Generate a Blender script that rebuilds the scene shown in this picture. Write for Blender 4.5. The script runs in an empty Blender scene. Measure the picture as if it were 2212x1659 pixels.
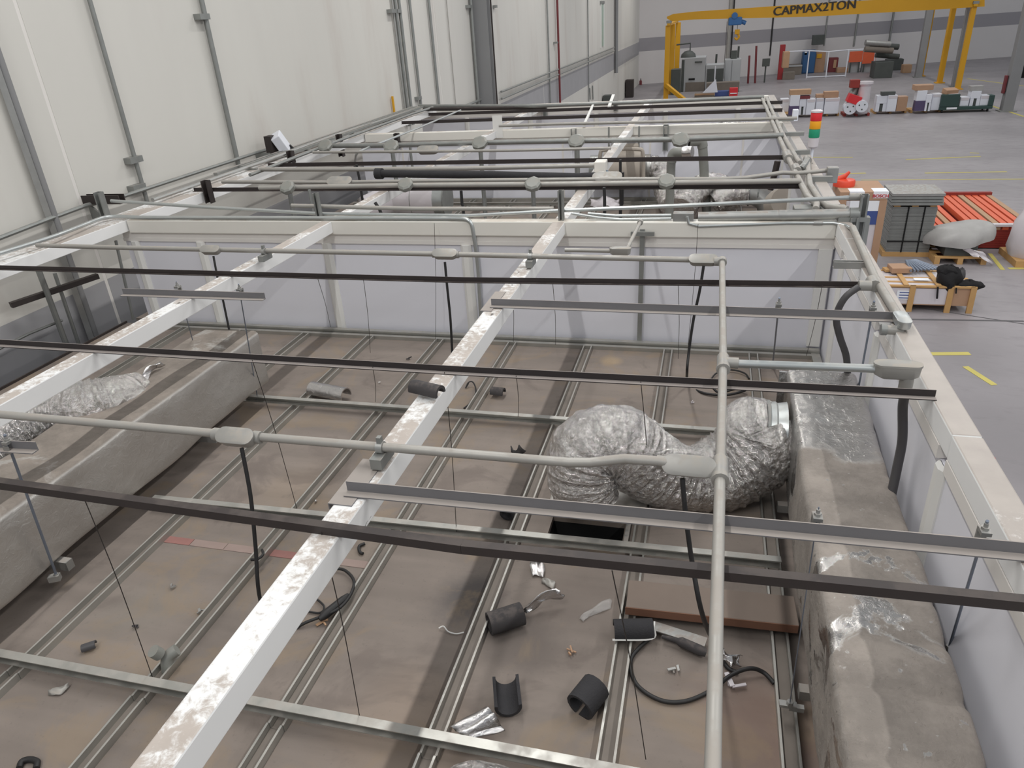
import bpy, math, random
from mathutils import Vector, Matrix
random.seed(7)
SC = bpy.context.scene
COL = SC.collection
V = Vector

# ------------------------------------------------------------------ camera
F_PX, PITCH, YAW, ROLL = 1562.45, .46525, -.28044, -.06793
CAM = V((0, 0, 5.0))
_cy, _sy, _cp, _sp = math.cos(YAW), math.sin(YAW), math.cos(PITCH), math.sin(PITCH)
FW = V((_sy*_cp, _cy*_cp, -_sp)); _r = V((_cy, -_sy, 0)); _u = _r.cross(FW)
RT = _r*math.cos(ROLL) + _u*math.sin(ROLL); UP = -_r*math.sin(ROLL) + _u*math.cos(ROLL)
cd = bpy.data.cameras.new('camera'); cam = bpy.data.objects.new('camera', cd); COL.objects.link(cam)
cd.sensor_fit = 'HORIZONTAL'; cd.sensor_width = 36.0; cd.lens = F_PX/2212*36.0
cd.clip_start = .05; cd.clip_end = 300
cam.matrix_world = Matrix(((RT.x, UP.x, -FW.x, CAM.x), (RT.y, UP.y, -FW.y, CAM.y), (RT.z, UP.z, -FW.z, CAM.z), (0, 0, 0, 1)))
SC.camera = cam

# ------------------------------------------------------------------ world, lamps, exposure
w = bpy.data.worlds.new('hall_daylight'); SC.world = w; w.use_nodes = True
bg = w.node_tree.nodes['Background']; bg.inputs[0].default_value = (.92, .96, 1, 1); bg.inputs[1].default_value = .44
SC.view_settings.view_transform = 'Standard'; SC.view_settings.look = 'None'
SC.view_settings.gamma = 1; SC.view_settings.use_curve_mapping = False
SC.view_settings.exposure = 0.0
def lamp(x, y, z, sx, sy, e):
    l = bpy.data.lights.new('ceiling_lamp', 'AREA'); l.shape = 'RECTANGLE'; l.size = sx; l.size_y = sy
    l.energy = e; l.color = (1, .985, .95)
    o = bpy.data.objects.new('ceiling_lamp', l); o.location = (x, y, z); COL.objects.link(o)
    return o
for _x in (-2.0, 5.0, 13.0):
    for _y in (-2.0, 5.5, 14, 25, 38, 52):
        lamp(_x, _y, 10.0, .14, 4.5, 225)

# ------------------------------------------------------------------ point finders (photo frame -> planes of the place)
def ray(px, py): return FW + RT*((px-1106)/F_PX) - UP*((py-829.5)/F_PX)
def zp(px, py, z): d = ray(px, py); return CAM + d*((z-5.0)/d.z)
def yp(px, py, y): d = ray(px, py); return CAM + d*(y/d.y)
def xp(px, py, x): d = ray(px, py); return CAM + d*(x/d.x)

# ------------------------------------------------------------------ materials
def s2l(c):
    return tuple((x/255/12.92 if x/255 <= .04045 else ((x/255+.055)/1.055)**2.4) for x in c)
class NT:
    def __init__(s, name):
        s.m = bpy.data.materials.new(name); s.m.use_nodes = True; s.t = s.m.node_tree; s.n = s.t.nodes
        s.b = s.n['Principled BSDF']; s.tc = s.n.new('ShaderNodeTexCoord'); s.geo = s.n.new('ShaderNodeNewGeometry')
    def link(s, a, b): s.t.links.new(a, b)
    def _in(s, sock, v):
        if hasattr(v, 'is_linked'): s.link(v, sock)
        else:
            if sock.type == 'RGBA' and not hasattr(v, '__len__'): v = (v, v, v, 1)
            elif sock.type == 'RGBA' and len(v) == 3: v = (*v, 1)
            sock.default_value = v
    def math(s, op, a, b=0.0, c=None, clamp=False):
        n = s.n.new('ShaderNodeMath'); n.operation = op; n.use_clamp = clamp
        s._in(n.inputs[0], a); s._in(n.inputs[1], b)
        if c is not None: s._in(n.inputs[2], c)
        return n.outputs[0]
    def mapping(s, scale, world=False, rot=(0, 0, 0)):
        n = s.n.new('ShaderNodeMapping'); n.inputs['Scale'].default_value = scale; n.inputs['Rotation'].default_value = rot
        s.link(s.geo.outputs['Position'] if world else s.tc.outputs['Object'], n.inputs[0]); return n.outputs[0]
    def noise(s, scale, detail=4, rough=.55, vec=None, dist=0):
        n = s.n.new('ShaderNodeTexNoise'); n.inputs['Scale'].default_value = scale; n.inputs['Detail'].default_value = detail
        n.inputs['Roughness'].default_value = rough; n.inputs['Distortion'].default_value = dist
        s.link(vec if vec is not None else s.tc.outputs['Object'], n.inputs['Vector']); return n.outputs['Fac']
    def ramp(s, fac, a, b):
        n = s.n.new('ShaderNodeMapRange'); n.interpolation_type = 'SMOOTHSTEP'
        s._in(n.inputs[0], fac); n.inputs[1].default_value = a; n.inputs[2].default_value = b; return n.outputs[0]
    def mix(s, f, a, b):
        n = s.n.new('ShaderNodeMix'); n.data_type = 'RGBA'
        s._in(n.inputs[0], f); s._in(n.inputs[6], a); s._in(n.inputs[7], b); return n.outputs[2]
    def bump(s, h, strength=.3, dist=.01):
        n = s.n.new('ShaderNodeBump'); n.inputs['Strength'].default_value = strength; n.inputs['Distance'].default_value = dist
        s.link(h, n.inputs['Height']); s.link(n.outputs[0], s.b.inputs['Normal'])
    def up(s, a=.5, b=.9):
        x = s.n.new('ShaderNodeSeparateXYZ'); s.link(s.geo.outputs['Normal'], x.inputs[0]); return s.ramp(x.outputs[2], a, b)
    def out(s, col, rough=.6, metal=0.0, spec=None):
        s._in(s.b.inputs['Base Color'], col); s._in(s.b.inputs['Roughness'], rough); s._in(s.b.inputs['Metallic'], metal)
        if spec is not None: s.b.inputs['Specular IOR Level'].default_value = spec
        return s.m
def sc(c, k): return tuple(min(1, x*k) for x in c)
def plain(name, rgb, rough=.6, metal=0, var=.12, scale=6, dust=0, dustrgb=(150, 138, 128), bump=0, bscale=40, dlo=.42, dhi=.6):
    t = NT(name); c = s2l(rgb)
    col = t.mix(t.noise(scale), sc(c, 1-var), sc(c, 1+var)); r = rough; me = metal
    if dust:
        m = t.math('MULTIPLY', t.up(), t.math('MULTIPLY', t.ramp(t.noise(scale*1.7, 5, .6), dlo, dhi), dust))
        col = t.mix(m, col, s2l(dustrgb)); r = t.math('ADD', t.math('MULTIPLY', m, .9-rough), rough)
        if metal: me = t.math('MULTIPLY', t.math('SUBTRACT', 1, m), metal)
    if bump: t.bump(t.noise(bscale), bump)
    return t.out(col, r, me)
M = {}
M['white'] = plain('white_paint', (226, 225, 222), .45, 0, .05, 3)
def beam_paint(name, lo, hi, k=1.0):
    t = NT(name); c = s2l((233, 233, 233))
    _d = t.math('ADD', t.math('MULTIPLY', t.noise(2.2, 3), .55), t.math('MULTIPLY', t.noise(30, 7, .7, dist=.4), .45))
    _x = t.n.new('ShaderNodeSeparateXYZ'); t.link(t.geo.outputs['Position'], _x.inputs[0])
    _m = t.math('MULTIPLY', t.up(), t.math('MULTIPLY', t.ramp(t.math('ADD', _d, t.math('MULTIPLY', t.ramp(_x.outputs[1], 1.2, 2.4), .06)), lo, hi), .85))
    _col = t.mix(_m, t.mix(t.noise(3), sc(c, .95), sc(c, 1.04)), t.mix(t.noise(9, 5), sc(s2l((144, 130, 120)), k), sc(s2l((184, 172, 162)), k)))
    _chip = t.math('MULTIPLY', t.ramp(t.noise(7, 6, .6, t.mapping((3, .6, 3))), .69, .71), .8)
    return t.out(t.mix(_chip, _col, s2l((70, 66, 62))), .42, 0)
M['beam'] = beam_paint('dusty_white_beam_paint', .49, .6)
M['beam_aisle'] = beam_paint('dust_caked_white_beam_paint', .36, .5, .78)
M['beam_cream'] = plain('dusty_cream_beam_paint', (228, 225, 218), .5, 0, .06, 2, dust=.8, dustrgb=(196, 186, 174))
M['panel'] = plain('lavender_white_partition_panel', (224, 224, 232), .5, 0, .03, 1.5)
M['panel_trim'] = plain('off_white_panel_trim', (222, 218, 214), .5, 0, .05, 3)
M['galv'] = plain('galvanised_steel', (170, 170, 168), .42, .75, .2, 9, dust=.7, dustrgb=(150, 140, 132))
M['galv_dark'] = plain('weathered_galvanised_strut', (146, 148, 146), .5, .6, .2, 8, dust=.4)
M['rail'] = plain('dusty_galvanised_channel', (178, 177, 172), .38, .7, .25, 7, dust=.45, dustrgb=(160, 150, 142), dlo=.4, dhi=.7)
M['rail_bed'] = plain('dust_filled_channel_bed', (122, 114, 107), .75, .15, .22, 9)
M['fan'] = plain('dusty_beige_fan_shell', (172, 163, 153), .55, .1, .12, 5, dust=.6, dustrgb=(150, 140, 130))
M['dark'] = plain('dark_primed_steel', (54, 47, 46), .55, .1, .25, 5, dust=.25, dustrgb=(110, 100, 94))
M['dark2'] = plain('black_primed_steel_dusty', (50, 45, 46), .55, .1, .2, 5, dust=.9, dustrgb=(150, 142, 138), dlo=.1, dhi=.3)
M['angle'] = plain('grey_steel_angle', (122, 121, 124), .5, .25, .12, 6, dust=.9, dustrgb=(160, 152, 146), dlo=.1, dhi=.3)
M['conduit'] = plain('dusty_grey_conduit', (164, 161, 156), .5, .3, .12, 6, dust=.5, dustrgb=(158, 149, 140))
M['conduit_new'] = plain('bright_galvanised_conduit', (186, 190, 190), .32, .75, .12, 6, dust=.25)
M['fitting'] = plain('cast_grey_fitting', (156, 154, 150), .45, .3, .12, 10, dust=.6, dustrgb=(170, 160, 148))
M['rubber'] = plain('black_rubber', (34, 33, 34), .55, 0, .2, 10)
M['hose'] = plain('charcoal_flexible_hose', (72, 70, 72), .5, 0, .15, 10)
M['foam'] = plain('black_insulation_foam', (46, 45, 48), .85, 0, .2, 20, bump=.3, bscale=120)
M['foam_dust'] = plain('dusty_black_foam', (62, 59, 60), .85, 0, .2, 15, dust=.5, dustrgb=(100, 92, 88))
M['wire'] = plain('dark_tie_wire', (62, 58, 56), .5, .4, .2, 10)
M['bluesteel'] = plain('blue_zinc_rod', (128, 136, 150), .4, .6, .15, 10)
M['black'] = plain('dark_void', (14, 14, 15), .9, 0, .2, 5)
M['pipe_grey'] = plain('grey_plastic_pipe', (132, 133, 128), .4, 0, .12, 6, dust=.3)
M['yellow'] = plain('yellow_crane_paint', (214, 158, 26), .5, 0, .08, .8)
M['concrete_col'] = plain('grey_steel_column', (136, 136, 137), .5, .1, .08, 2)
M['blue'] = plain('blue_paint', (44, 88, 134), .5, 0, .12, 3)
M['hoistblue'] = plain('hoist_blue_paint', (52, 104, 160), .5, 0, .15, 3)
M['red'] = plain('red_paint', (150, 40, 44), .5, 0, .15, 3)
M['redpipe'] = plain('dark_red_pipe', (112, 44, 48), .5, 0, .12, 3)
M['orange'] = plain('orange_rack_paint', (216, 98, 62), .5, 0, .1, 3)
M['orange_dark'] = plain('red_brown_rack_edge', (140, 46, 38), .55, 0, .2, 2)
M['lid'] = plain('orange_red_plastic', (222, 74, 48), .4, 0, .06, 5)
M['tan'] = plain('tan_edge', (176, 142, 112), .7, 0, .1, 3)
M['card'] = plain('cardboard', (172, 138, 112), .8, 0, .1, 3)
M['wood'] = plain('pale_timber', (188, 148, 96), .7, 0, .15, 6)
M['film'] = plain('stretch_film_white', (206, 200, 204), .3, 0, .07, 4, bump=.2, bscale=12)
M['appliance'] = plain('white_enamel', (222, 224, 232), .35, 0, .03, 2)
M['cloth'] = plain('black_cloth', (22, 20, 22), .9, 0, .3, 12)
M['ink'] = plain('black_ink', (56, 48, 40), .6, 0, .05, 3)
M['redink'] = plain('red_ink', (190, 60, 66), .6, 0, .05, 3)
M['blueband'] = plain('blue_print', (62, 80, 138), .5, 0, .05, 3)
M['paper'] = plain('white_paper', (232, 234, 238), .7, 0, .03, 5)
M['purple'] = plain('dark_purple_carton', (82, 70, 104), .6, 0, .1, 3)
M['green'] = plain('dark_green_plastic', (46, 70, 66), .5, 0, .12, 3)
M['machine'] = plain('grey_machine_enamel', (172, 174, 176), .5, 0, .05, 1)
M['machine_dark'] = plain('dark_machine_parts', (74, 78, 76), .6, 0, .25, 3)
M['clutter'] = plain('grey_brown_clutter', (118, 110, 102), .8, 0, .25, 2)
M['lamp_red'] = plain('red_lens', (214, 44, 52), .3, 0, .04, 3)
M['lamp_amber'] = plain('amber_lens', (236, 164, 30), .3, 0, .04, 3)
M['lamp_green'] = plain('green_lens', (34, 146, 110), .3, 0, .04, 3)
M['tarp'] = plain('grey_tarpaulin', (160, 158, 156), .45, 0, .15, 4, bump=.4, bscale=7)
M['bluehose'] = plain('blue_flex_line', (48, 92, 122), .5, 0, .1, 5)
M['plywood'] = plain('weathered_plank', (118, 105, 96), .8, 0, .15, 5)
M['plank_edge'] = plain('plank_fresh_edge', (124, 88, 70), .8, 0, .12, 5)
M['redtape'] = plain('faded_red_tape', (146, 104, 98), .8, 0, .25, 9)
M['tape'] = plain('faded_joint_tape', (146, 128, 121), .8, 0, .15, 9)
M['yline'] = plain('worn_yellow_line', (188, 176, 96), .7, 0, .15, 3)
M['jointline'] = plain('floor_joint', (92, 90, 92), .8, 0, .1, 3)
M['greenglass'] = plain('greenish_daylight_slot', (150, 172, 158), .3, 0, .1, 3)

def foil(name, dustk, lo, hi, rough=.27, bscale=28, bst=.5, base=(196, 193, 190), side=0.0, dustrgb=(150, 139, 129), wear=None):
    t = NT(name); c = s2l(base)
    col = t.mix(t.noise(7), sc(c, .88), sc(c, 1.06))
    n = t.ramp(t.noise(3.3, 6, .62, dist=.6), lo, hi)
    if wear: n = t.math('MULTIPLY', n, t.math('SUBTRACT', 1, t.math('MULTIPLY', t.ramp(t.noise(26, 3, .5), .66, .72), .9)))
    if wear:       # dust wiped off the far end of the lid
        x = t.n.new('ShaderNodeSeparateXYZ'); t.link(t.geo.outputs['Position'], x.inputs[0])
        n = t.math('SUBTRACT', n, t.math('MULTIPLY', t.ramp(t.math('ADD', x.outputs[1], t.math('MULTIPLY', t.noise(5, 4), .5)), wear+.2, wear+.3), .9), clamp=True)
    m = t.math('MULTIPLY', t.math('MAXIMUM', t.up(.3, .8), side), t.math('MULTIPLY', n, dustk), clamp=True)
    fine = t.math('MULTIPLY', t.ramp(t.noise(60, 3, .6), .62, .7), .25)
    dc = t.mix(t.ramp(t.noise(5, 6, .7), .35, .65), sc(s2l(dustrgb), .8), sc(s2l(dustrgb), 1.12))
    col = t.mix(m, col, dc)
    vo = t.n.new('ShaderNodeTexVoronoi'); vo.inputs['Scale'].default_value = bscale*.55; vo.inputs['Randomness'].default_value = 1
    t.link(t.tc.outputs['Object'], vo.inputs['Vector'])
    t.bump(t.math('ADD', t.math('ADD', t.noise(bscale, 5, .65, dist=1.2), fine), t.math('MULTIPLY', vo.outputs['Distance'], .8)), bst, .012)
    return t.out(col, t.math('ADD', t.math('MULTIPLY', m, .6), rough), t.math('SUBTRACT', 1.0, t.math('MULTIPLY', m, .95)))
M['foil_flex'] = foil('crinkled_foil_flex', .3, .45, .75, .14, 48, 1.0, (216, 213, 211))
M['foil_duct'] = foil('dusty_foil_wrap', 1.0, .395, .44, .22, 22, .45, (196, 193, 190), .9, (147, 139, 132), wear=3.05)
M['foil_duct_left'] = foil('dull_dusty_foil_wrap', .97, .3, .45, .42, 20, .3, (204, 201, 197), .12, (134, 125, 117))
M['foil_clean'] = foil('bright_foil', .15, .5, .8, .22, 30, .35, (214, 212, 212))

def stained(name, rgb, spots, streak=(1.2, 9, 1), rough=.85, var=.13, fine=.1):
    t = NT(name); c = s2l(rgb)
    big = t.noise(1.0, 3, .5, t.mapping(streak, True)); mid = t.noise(3.0, 6, .6, t.mapping((1, 1, 1), True))
    sp = t.noise(55, 3, .7, t.mapping((1, 1, 1), True))
    f = t.math('ADD', t.math('MULTIPLY', big, .6), t.math('MULTIPLY', mid, .4))
    col = t.mix(t.ramp(f, .3, .7), sc(c, 1-var), sc(c, 1+var))
    col = t.mix(t.math('MULTIPLY', t.ramp(sp, .6, .75), fine*3), col, sc(c, .45))
    for (x, y, rad, amt, rgb2) in spots:
        d = t.n.new('ShaderNodeVectorMath'); d.operation = 'DISTANCE'; t.link(t.geo.outputs['Position'], d.inputs[0])
        d.inputs[1].default_value = (x, y, SPOTZ)
        dd = t.math('ADD', d.outputs['Value'], t.math('MULTIPLY', t.math('SUBTRACT', mid, .5), rad*1.1))
        n = t.n.new('ShaderNodeMapRange'); n.interpolation_type = 'SMOOTHSTEP'; t.link(dd, n.inputs[0])
        n.inputs[1].default_value = rad; n.inputs[2].default_value = rad*.25; n.inputs[3].default_value = 0; n.inputs[4].default_value = amt
        col = t.mix(n.outputs[0], col, s2l(rgb2))
    bl = t.noise(2.1, 5, .62, t.mapping((1, 1, 1), True), 1.1)
    col = t.mix(t.math('MULTIPLY', t.ramp(bl, .52, .66), .45), col, s2l((140, 122, 100)))
    col = t.mix(t.math('MULTIPLY', t.ramp(bl, .46, .34), .45), col, s2l((100, 90, 85)))
    t.bump(mid, .08)
    return t.out(col, rough, 0)
ZD = 2.645          # top of the suspended ceiling boards
SPOTZ = ZD
def sp(px, py): q = zp(px, py, ZD); return q.x, q.y
M['deck'] = stained('dusty_brown_ceiling_board', (127, 117, 110),
    [(*sp(1020, 1285), .24, .8, (78, 74, 74)), (*sp(1110, 1385), .26, .55, (92, 84, 80)), (*sp(1250, 1290), .3, .45, (100, 90, 84)),
     (*sp(300, 1320), .28, .3, (120, 116, 108)), (*sp(640, 1060), .4, .3, (150, 132, 112)), (*sp(1640, 1560), .35, .35, (128, 92, 76)),
     (*sp(880, 1590), .4, .3, (156, 136, 118)), (*sp(1320, 780), .12, .6, (170, 148, 118)), (*sp(760, 1170), .3, .25, (150, 134, 116))])
SPOTZ = 0
def fp(px, py): q = zp(px, py, 0); return q.x, q.y
t = NT('worn_concrete_floor'); c0 = s2l((143, 138, 141))
_b = t.noise(.35, 5, .6, t.mapping((1, 1, 1), True)); _m = t.noise(2.2, 6, .65, t.mapping((1, 2.4, 1), True, (0, 0, .5)))
_s = t.noise(14, 3, .7, t.mapping((1, 1, 1), True))
cc = t.mix(t.ramp(_b, .35, .65), sc(c0, .9), sc(c0, 1.08)); cc = t.mix(t.math('MULTIPLY', t.ramp(_m, .5, .68), .35), cc, sc(c0, .62))
cc = t.mix(t.math('MULTIPLY', t.ramp(_s, .66, .78), .5), cc, sc(c0, 1.5))
for (px, py, rad) in ((2150, 900, 2.2), (2200, 1000, 2.0), (2080, 760, 1.6)):
    d = t.n.new('ShaderNodeVectorMath'); d.operation = 'DISTANCE'; t.link(t.geo.outputs['Position'], d.inputs[0]); q = zp(px, py, 0); d.inputs[1].default_value = q
    cc = t.mix(t.math('MULTIPLY', t.ramp(t.math('ADD', d.outputs['Value'], t.math('MULTIPLY', _m, 1.2)), rad+.6, .6), .45), cc, sc(c0, .5))
M['floor'] = t.out(cc, t.math('ADD', .38, t.math('MULTIPLY', _m, .25)), 0)
t = NT('hall_wall_paint'); _x = t.n.new('ShaderNodeSeparateXYZ'); t.link(t.geo.outputs['Position'], _x.inputs[0])
_c = t.mix(t.noise(.5, 5, .6, t.mapping((1, 1, .25), True)), s2l((196, 193, 188)), s2l((215, 213, 207)))
_c = t.mix(t.math('MULTIPLY', t.ramp(t.noise(.9, 5, .6, t.mapping((1, 1, .22), True)), .52, .78), .4), _c, s2l((178, 165, 157)))
_band = t.math('MULTIPLY', t.math('GREATER_THAN', _x.outputs[2], 2.1), t.math('LESS_THAN', _x.outputs[2], 2.96))
_g = t.mix(t.noise(2), s2l((150, 149, 152)), s2l((164, 163, 166)))
M['hall_wall'] = t.out(t.mix(_band, _c, _g), .7, 0)
t = NT('far_wall_paint'); _x = t.n.new('ShaderNodeSeparateXYZ'); t.link(t.geo.outputs['Position'], _x.inputs[0])
_band = t.math('MULTIPLY', t.math('GREATER_THAN', _x.outputs[2], 2.3), t.math('LESS_THAN', _x.outputs[2], 3.2))
_c = t.mix(t.noise(.3), s2l((204, 200, 200)), s2l((216, 212, 212)))
M['far_wall'] = t.out(t.mix(_band, _c, s2l((152, 149, 154))), .7, 0)

# ------------------------------------------------------------------ mesh helpers
WLOC = {}
class MB:
    def __init__(s): s.v = []; s.f = []; s.mi = []; s.cur = 0
    def add(s, vs, fs):
        o = len(s.v); s.v += [V(x) for x in vs]
        for f in fs: s.f.append([i+o for i in f]); s.mi.append(s.cur)
        return s
    def box(s, x0, x1, y0, y1, z0, z1):
        return s.add([(x0,y0,z0),(x1,y0,z0),(x1,y1,z0),(x0,y1,z0),(x0,y0,z1),(x1,y0,z1),(x1,y1,z1),(x0,y1,z1)],
                     [(3,2,1,0),(4,5,6,7),(0,1,5,4),(1,2,6,5),(2,3,7,6),(3,0,4,7)])
    def obox(s, c, sx, sy, sz, rz=0, rx=0, ry=0):
        R = Matrix.Rotation(rz, 3, 'Z') @ Matrix.Rotation(ry, 3, 'Y') @ Matrix.Rotation(rx, 3, 'X'); c = V(c)
        vs = [c + R @ V((a*sx/2, b*sy/2, d*sz/2)) for d in (-1, 1) for (a, b) in ((-1,-1),(1,-1),(1,1),(-1,1))]
        return s.add(vs, [(3,2,1,0),(4,5,6,7),(0,1,5,4),(1,2,6,5),(2,3,7,6),(3,0,4,7)])
    def prism(s, prof, p, q, up=(0, 0, 1), caps=True):
        """extrude a 2D outline (side, up) from p to q"""
        p, q = V(p), V(q); d = (q-p).normalized(); side = d.cross(V(up)).normalized(); u = side.cross(d)
        n = len(prof); vs = [e + side*a + u*b for e in (p, q) for (a, b) in prof]
        fs = [(i, (i+1) % n, n+(i+1) % n, n+i) for i in range(n)]
        if caps: fs += [tuple(range(n-1, -1, -1)), tuple(range(n, 2*n))]
        return s.add(vs, fs)
    def bar(s, p, q, wd, h, up=(0, 0, 1)):
        return s.prism([(-wd/2, -h/2), (wd/2, -h/2), (wd/2, h/2), (-wd/2, h/2)], p, q, up)
    def tube(s, pts, r, n=10, caps=True, radii=None, tw=0, wob=None):
        pts = [V(p) for p in pts]; m = len(pts); u = None; rings = []
        for i, p in enumerate(pts):
            d = (pts[min(i+1, m-1)] - pts[max(i-1, 0)])
            d = d.normalized() if d.length > 1e-9 else V((0, 0, 1))
            if u is None:
                u = d.cross(V((0, 0, 1)));
                if u.length < .05: u = d.cross(V((0, 1, 0)))
                u.normalize()
            else:
                u = u - d*u.dot(d); u.normalize()
            w_ = d.cross(u); rr = radii[i] if radii else r; ring = []
            for k in range(n):
                a = 2*math.pi*k/n; q = rr*(wob(i, k) if wob else 1)
                ring.append(p + u*(math.cos(a)*q) + w_*(math.sin(a)*q))
            rings.append(ring)
        vs = [q for r_ in rings for q in r_]
        fs = [(i*n+k, i*n+(k+1) % n, (i+1)*n+(k+1) % n, (i+1)*n+k) for i in range(m-1) for k in range(n)]
        if caps: fs += [tuple(range(n-1, -1, -1)), tuple(range((m-1)*n, m*n))]
        return s.add(vs, fs)
    def cyl(s, p, q, r, n=14, r2=None): return s.tube([p, q], r, n, True, [r, r2 if r2 is not None else r])
    def lathe(s, prof, c, axis=(0, 0, 1), n=18):
        ax = V(axis).normalized(); c = V(c)
        return s.tube2([(c+ax*h, r) for r, h in prof], ax, n)
    def tube2(s, pr, ax, n):
        u = ax.cross(V((0, 0, 1)));
        if u.length < .05: u = ax.cross(V((0, 1, 0)))
        u.normalize(); w_ = ax.cross(u)
        vs = [p + (u*math.cos(2*math.pi*k/n) + w_*math.sin(2*math.pi*k/n))*max(r, 1e-4) for p, r in pr for k in range(n)]
        m = len(pr)
        fs = [(i*n+k, i*n+(k+1) % n, (i+1)*n+(k+1) % n, (i+1)*n+k) for i in range(m-1) for k in range(n)]
        fs += [tuple(range(n-1, -1, -1)), tuple(range((m-1)*n, m*n))]
        return s.add(vs, fs)
    def grid(s, fn, nu, nv, closed_u=False):
        vs = [fn(i/(nu if closed_u else nu-1) if nu > 1 else 0, j/(nv-1)) for j in range(nv) for i in range(nu)]
        fs = [(j*nu+i, j*nu+(i+1) % nu, (j+1)*nu+(i+1) % nu, (j+1)*nu+i) for j in range(nv-1) for i in range(nu if closed_u else nu-1)]
        return s.add(vs, fs)
    def build(s, name, mat, parent=None, smooth=False, origin=None, bevel=0, solid=0):
        if origin is None:
            xs = [p.x for p in s.v]; ys = [p.y for p in s.v]; zs = [p.z for p in s.v]
            origin = V(((min(xs)+max(xs))/2, (min(ys)+max(ys))/2, min(zs)))
        origin = V(origin)
        me = bpy.data.meshes.new(name); me.from_pydata([tuple(p-origin) for p in s.v], [], s.f)
        mats = mat if isinstance(mat, (list, tuple)) else [mat]
        for m_ in mats: me.materials.append(m_ if not isinstance(m_, str) else M[m_])
        if len(mats) > 1: me.polygons.foreach_set('material_index', s.mi)
        if smooth:
            me.polygons.foreach_set('use_smooth', [True]*len(me.polygons))
            try: me.set_sharp_from_angle(angle=smooth if isinstance(smooth, float) else .7)
            except Exception: pass
        me.validate(); me.update()
        o = bpy.data.objects.new(name, me); COL.objects.link(o); WLOC[o.name] = origin
        if parent is not None:
            o.parent = parent; o.location = origin - WLOC[parent.name]
        else: o.location = origin
        if bevel:
            b = o.modifiers.new('bevel', 'BEVEL'); b.width = bevel; b.segments = 2; b.limit_method = 'ANGLE'
        if solid:
            b = o.modifiers.new('solid', 'SOLIDIFY'); b.thickness = solid; b.offset = 0
        return o
LABELS = set()
def tag(o, label, cat, group=None, kind=None):
    o['label'] = label; o['category'] = cat
    if group: o['group'] = group
    if kind: o['kind'] = kind
    return o
def thing(name, label, cat, loc, group=None):
    o = bpy.data.objects.new(name, None); COL.objects.link(o); o.location = V(loc); o.empty_display_size = .05; WLOC[o.name] = V(loc)
    return tag(o, label, cat, group)
def struct(o, label=None):
    o['kind'] = 'structure'
    if label: o['label'] = label
    return o
def arc(ctrl, n=8):
    """smooth curve through the points"""
    c = [V(p) for p in ctrl]; out = []
    for i in range(len(c)-1):
        p0 = c[max(i-1, 0)]; p1 = c[i]; p2 = c[i+1]; p3 = c[min(i+2, len(c)-1)]
        for k in range(n):
            t_ = k/n
            out.append(.5*((2*p1) + (p2-p0)*t_ + (2*p0-5*p1+4*p2-p3)*t_*t_ + (3*p1-p0-3*p2+p3)*t_**3))
    out.append(c[-1]); return out
def fillet(ctrl, r, n=6):
    """straight legs with rounded corners (bent conduit)"""
    c = [V(p) for p in ctrl]; out = [c[0]]
    for i in range(1, len(c)-1):
        a, b, d = c[i-1], c[i], c[i+1]; u1 = (a-b); u2 = (d-b); rr = min(r, u1.length*.45, u2.length*.45)
        p = b+u1.normalized()*rr; q = b+u2.normalized()*rr
        for k in range(n+1):
            t_ = k/n; out.append(p*(1-t_)**2 + b*2*t_*(1-t_) + q*t_*t_)
    out.append(c[-1]); return out
# ------------------------------------------------------------------ hall shell
ZT = 3.63           # top of the roof beams
YW1, YW2, YW3 = 5.29, 10.27, 13.45
fl = struct(MB().box(-5.75, 34, -4, 72, -.12, 0).build('floor', 'floor', origin=(0, 0, 0)))
def floor_line(a, b, wd, m='yline', name='line_marking'):
    p, q = zp(*a, .0), zp(*b, .0)
    MB().bar(p+V((0,0,.002)), q+V((0,0,.002)), wd, .006).build(name, m, fl)
for a, b, wd in [((1755,340),(1842,340),.10),((1957,345),(2118,338),.10),((1800,376),(1870,374),.10),((1998,374),(2175,371),.10),
                 ((1860,389),(2212,387),.07),((1945,765),(2095,764),.11),((2085,792),(2148,832),.09),((2178,580),(2212,580),.10),
                 ((2138,548),(2166,583),.08),((2140,228),(2212,252),.12),((2090,170),(2212,186),.12),((2095,330),(2115,331),.08)]:
    floor_line(a, b, wd)
floor_line((1960,690),(2212,694), .05, 'jointline', 'expansion_joint'); floor_line((1900,652),(2212,700), .02, 'jointline', 'expansion_joint')
floor_line((2100,985),(2150,990), .04, 'redink')
lw = struct(MB().box(-6.0, -5.72, -4, 61, 0, 13).build('wall_left', 'hall_wall', origin=(0, 0, 0)))
for y_ in (5.6, 15.88, 26.22, 36.52, 47.02): MB().box(-5.73, -5.703, y_-.022, y_+.022, 0, 13).build('joint_seal', 'panel_trim', lw)
for y0, y1 in ((-4, 5.58), (5.62, 15.86), (15.9, 26.2), (26.24, 36.5), (36.54, 47), (47.04, 60.3)):   # precast wall slabs, joints recessed
    MB().box(-5.73, -5.70, y0, y1, .0, 13).build('wall_slab', 'hall_wall', lw)
FAR_T = .37; FAR_Y = 60.4
p, q = V((-6.2, FAR_Y, 0)), V((34, FAR_Y+40.2*FAR_T, 0))
struct(MB().bar(p+V((0,0,6.5)), q+V((0,0,6.5)), .25, 13).build('wall_back', 'far_wall', origin=(0, 0, 0)))

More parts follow.
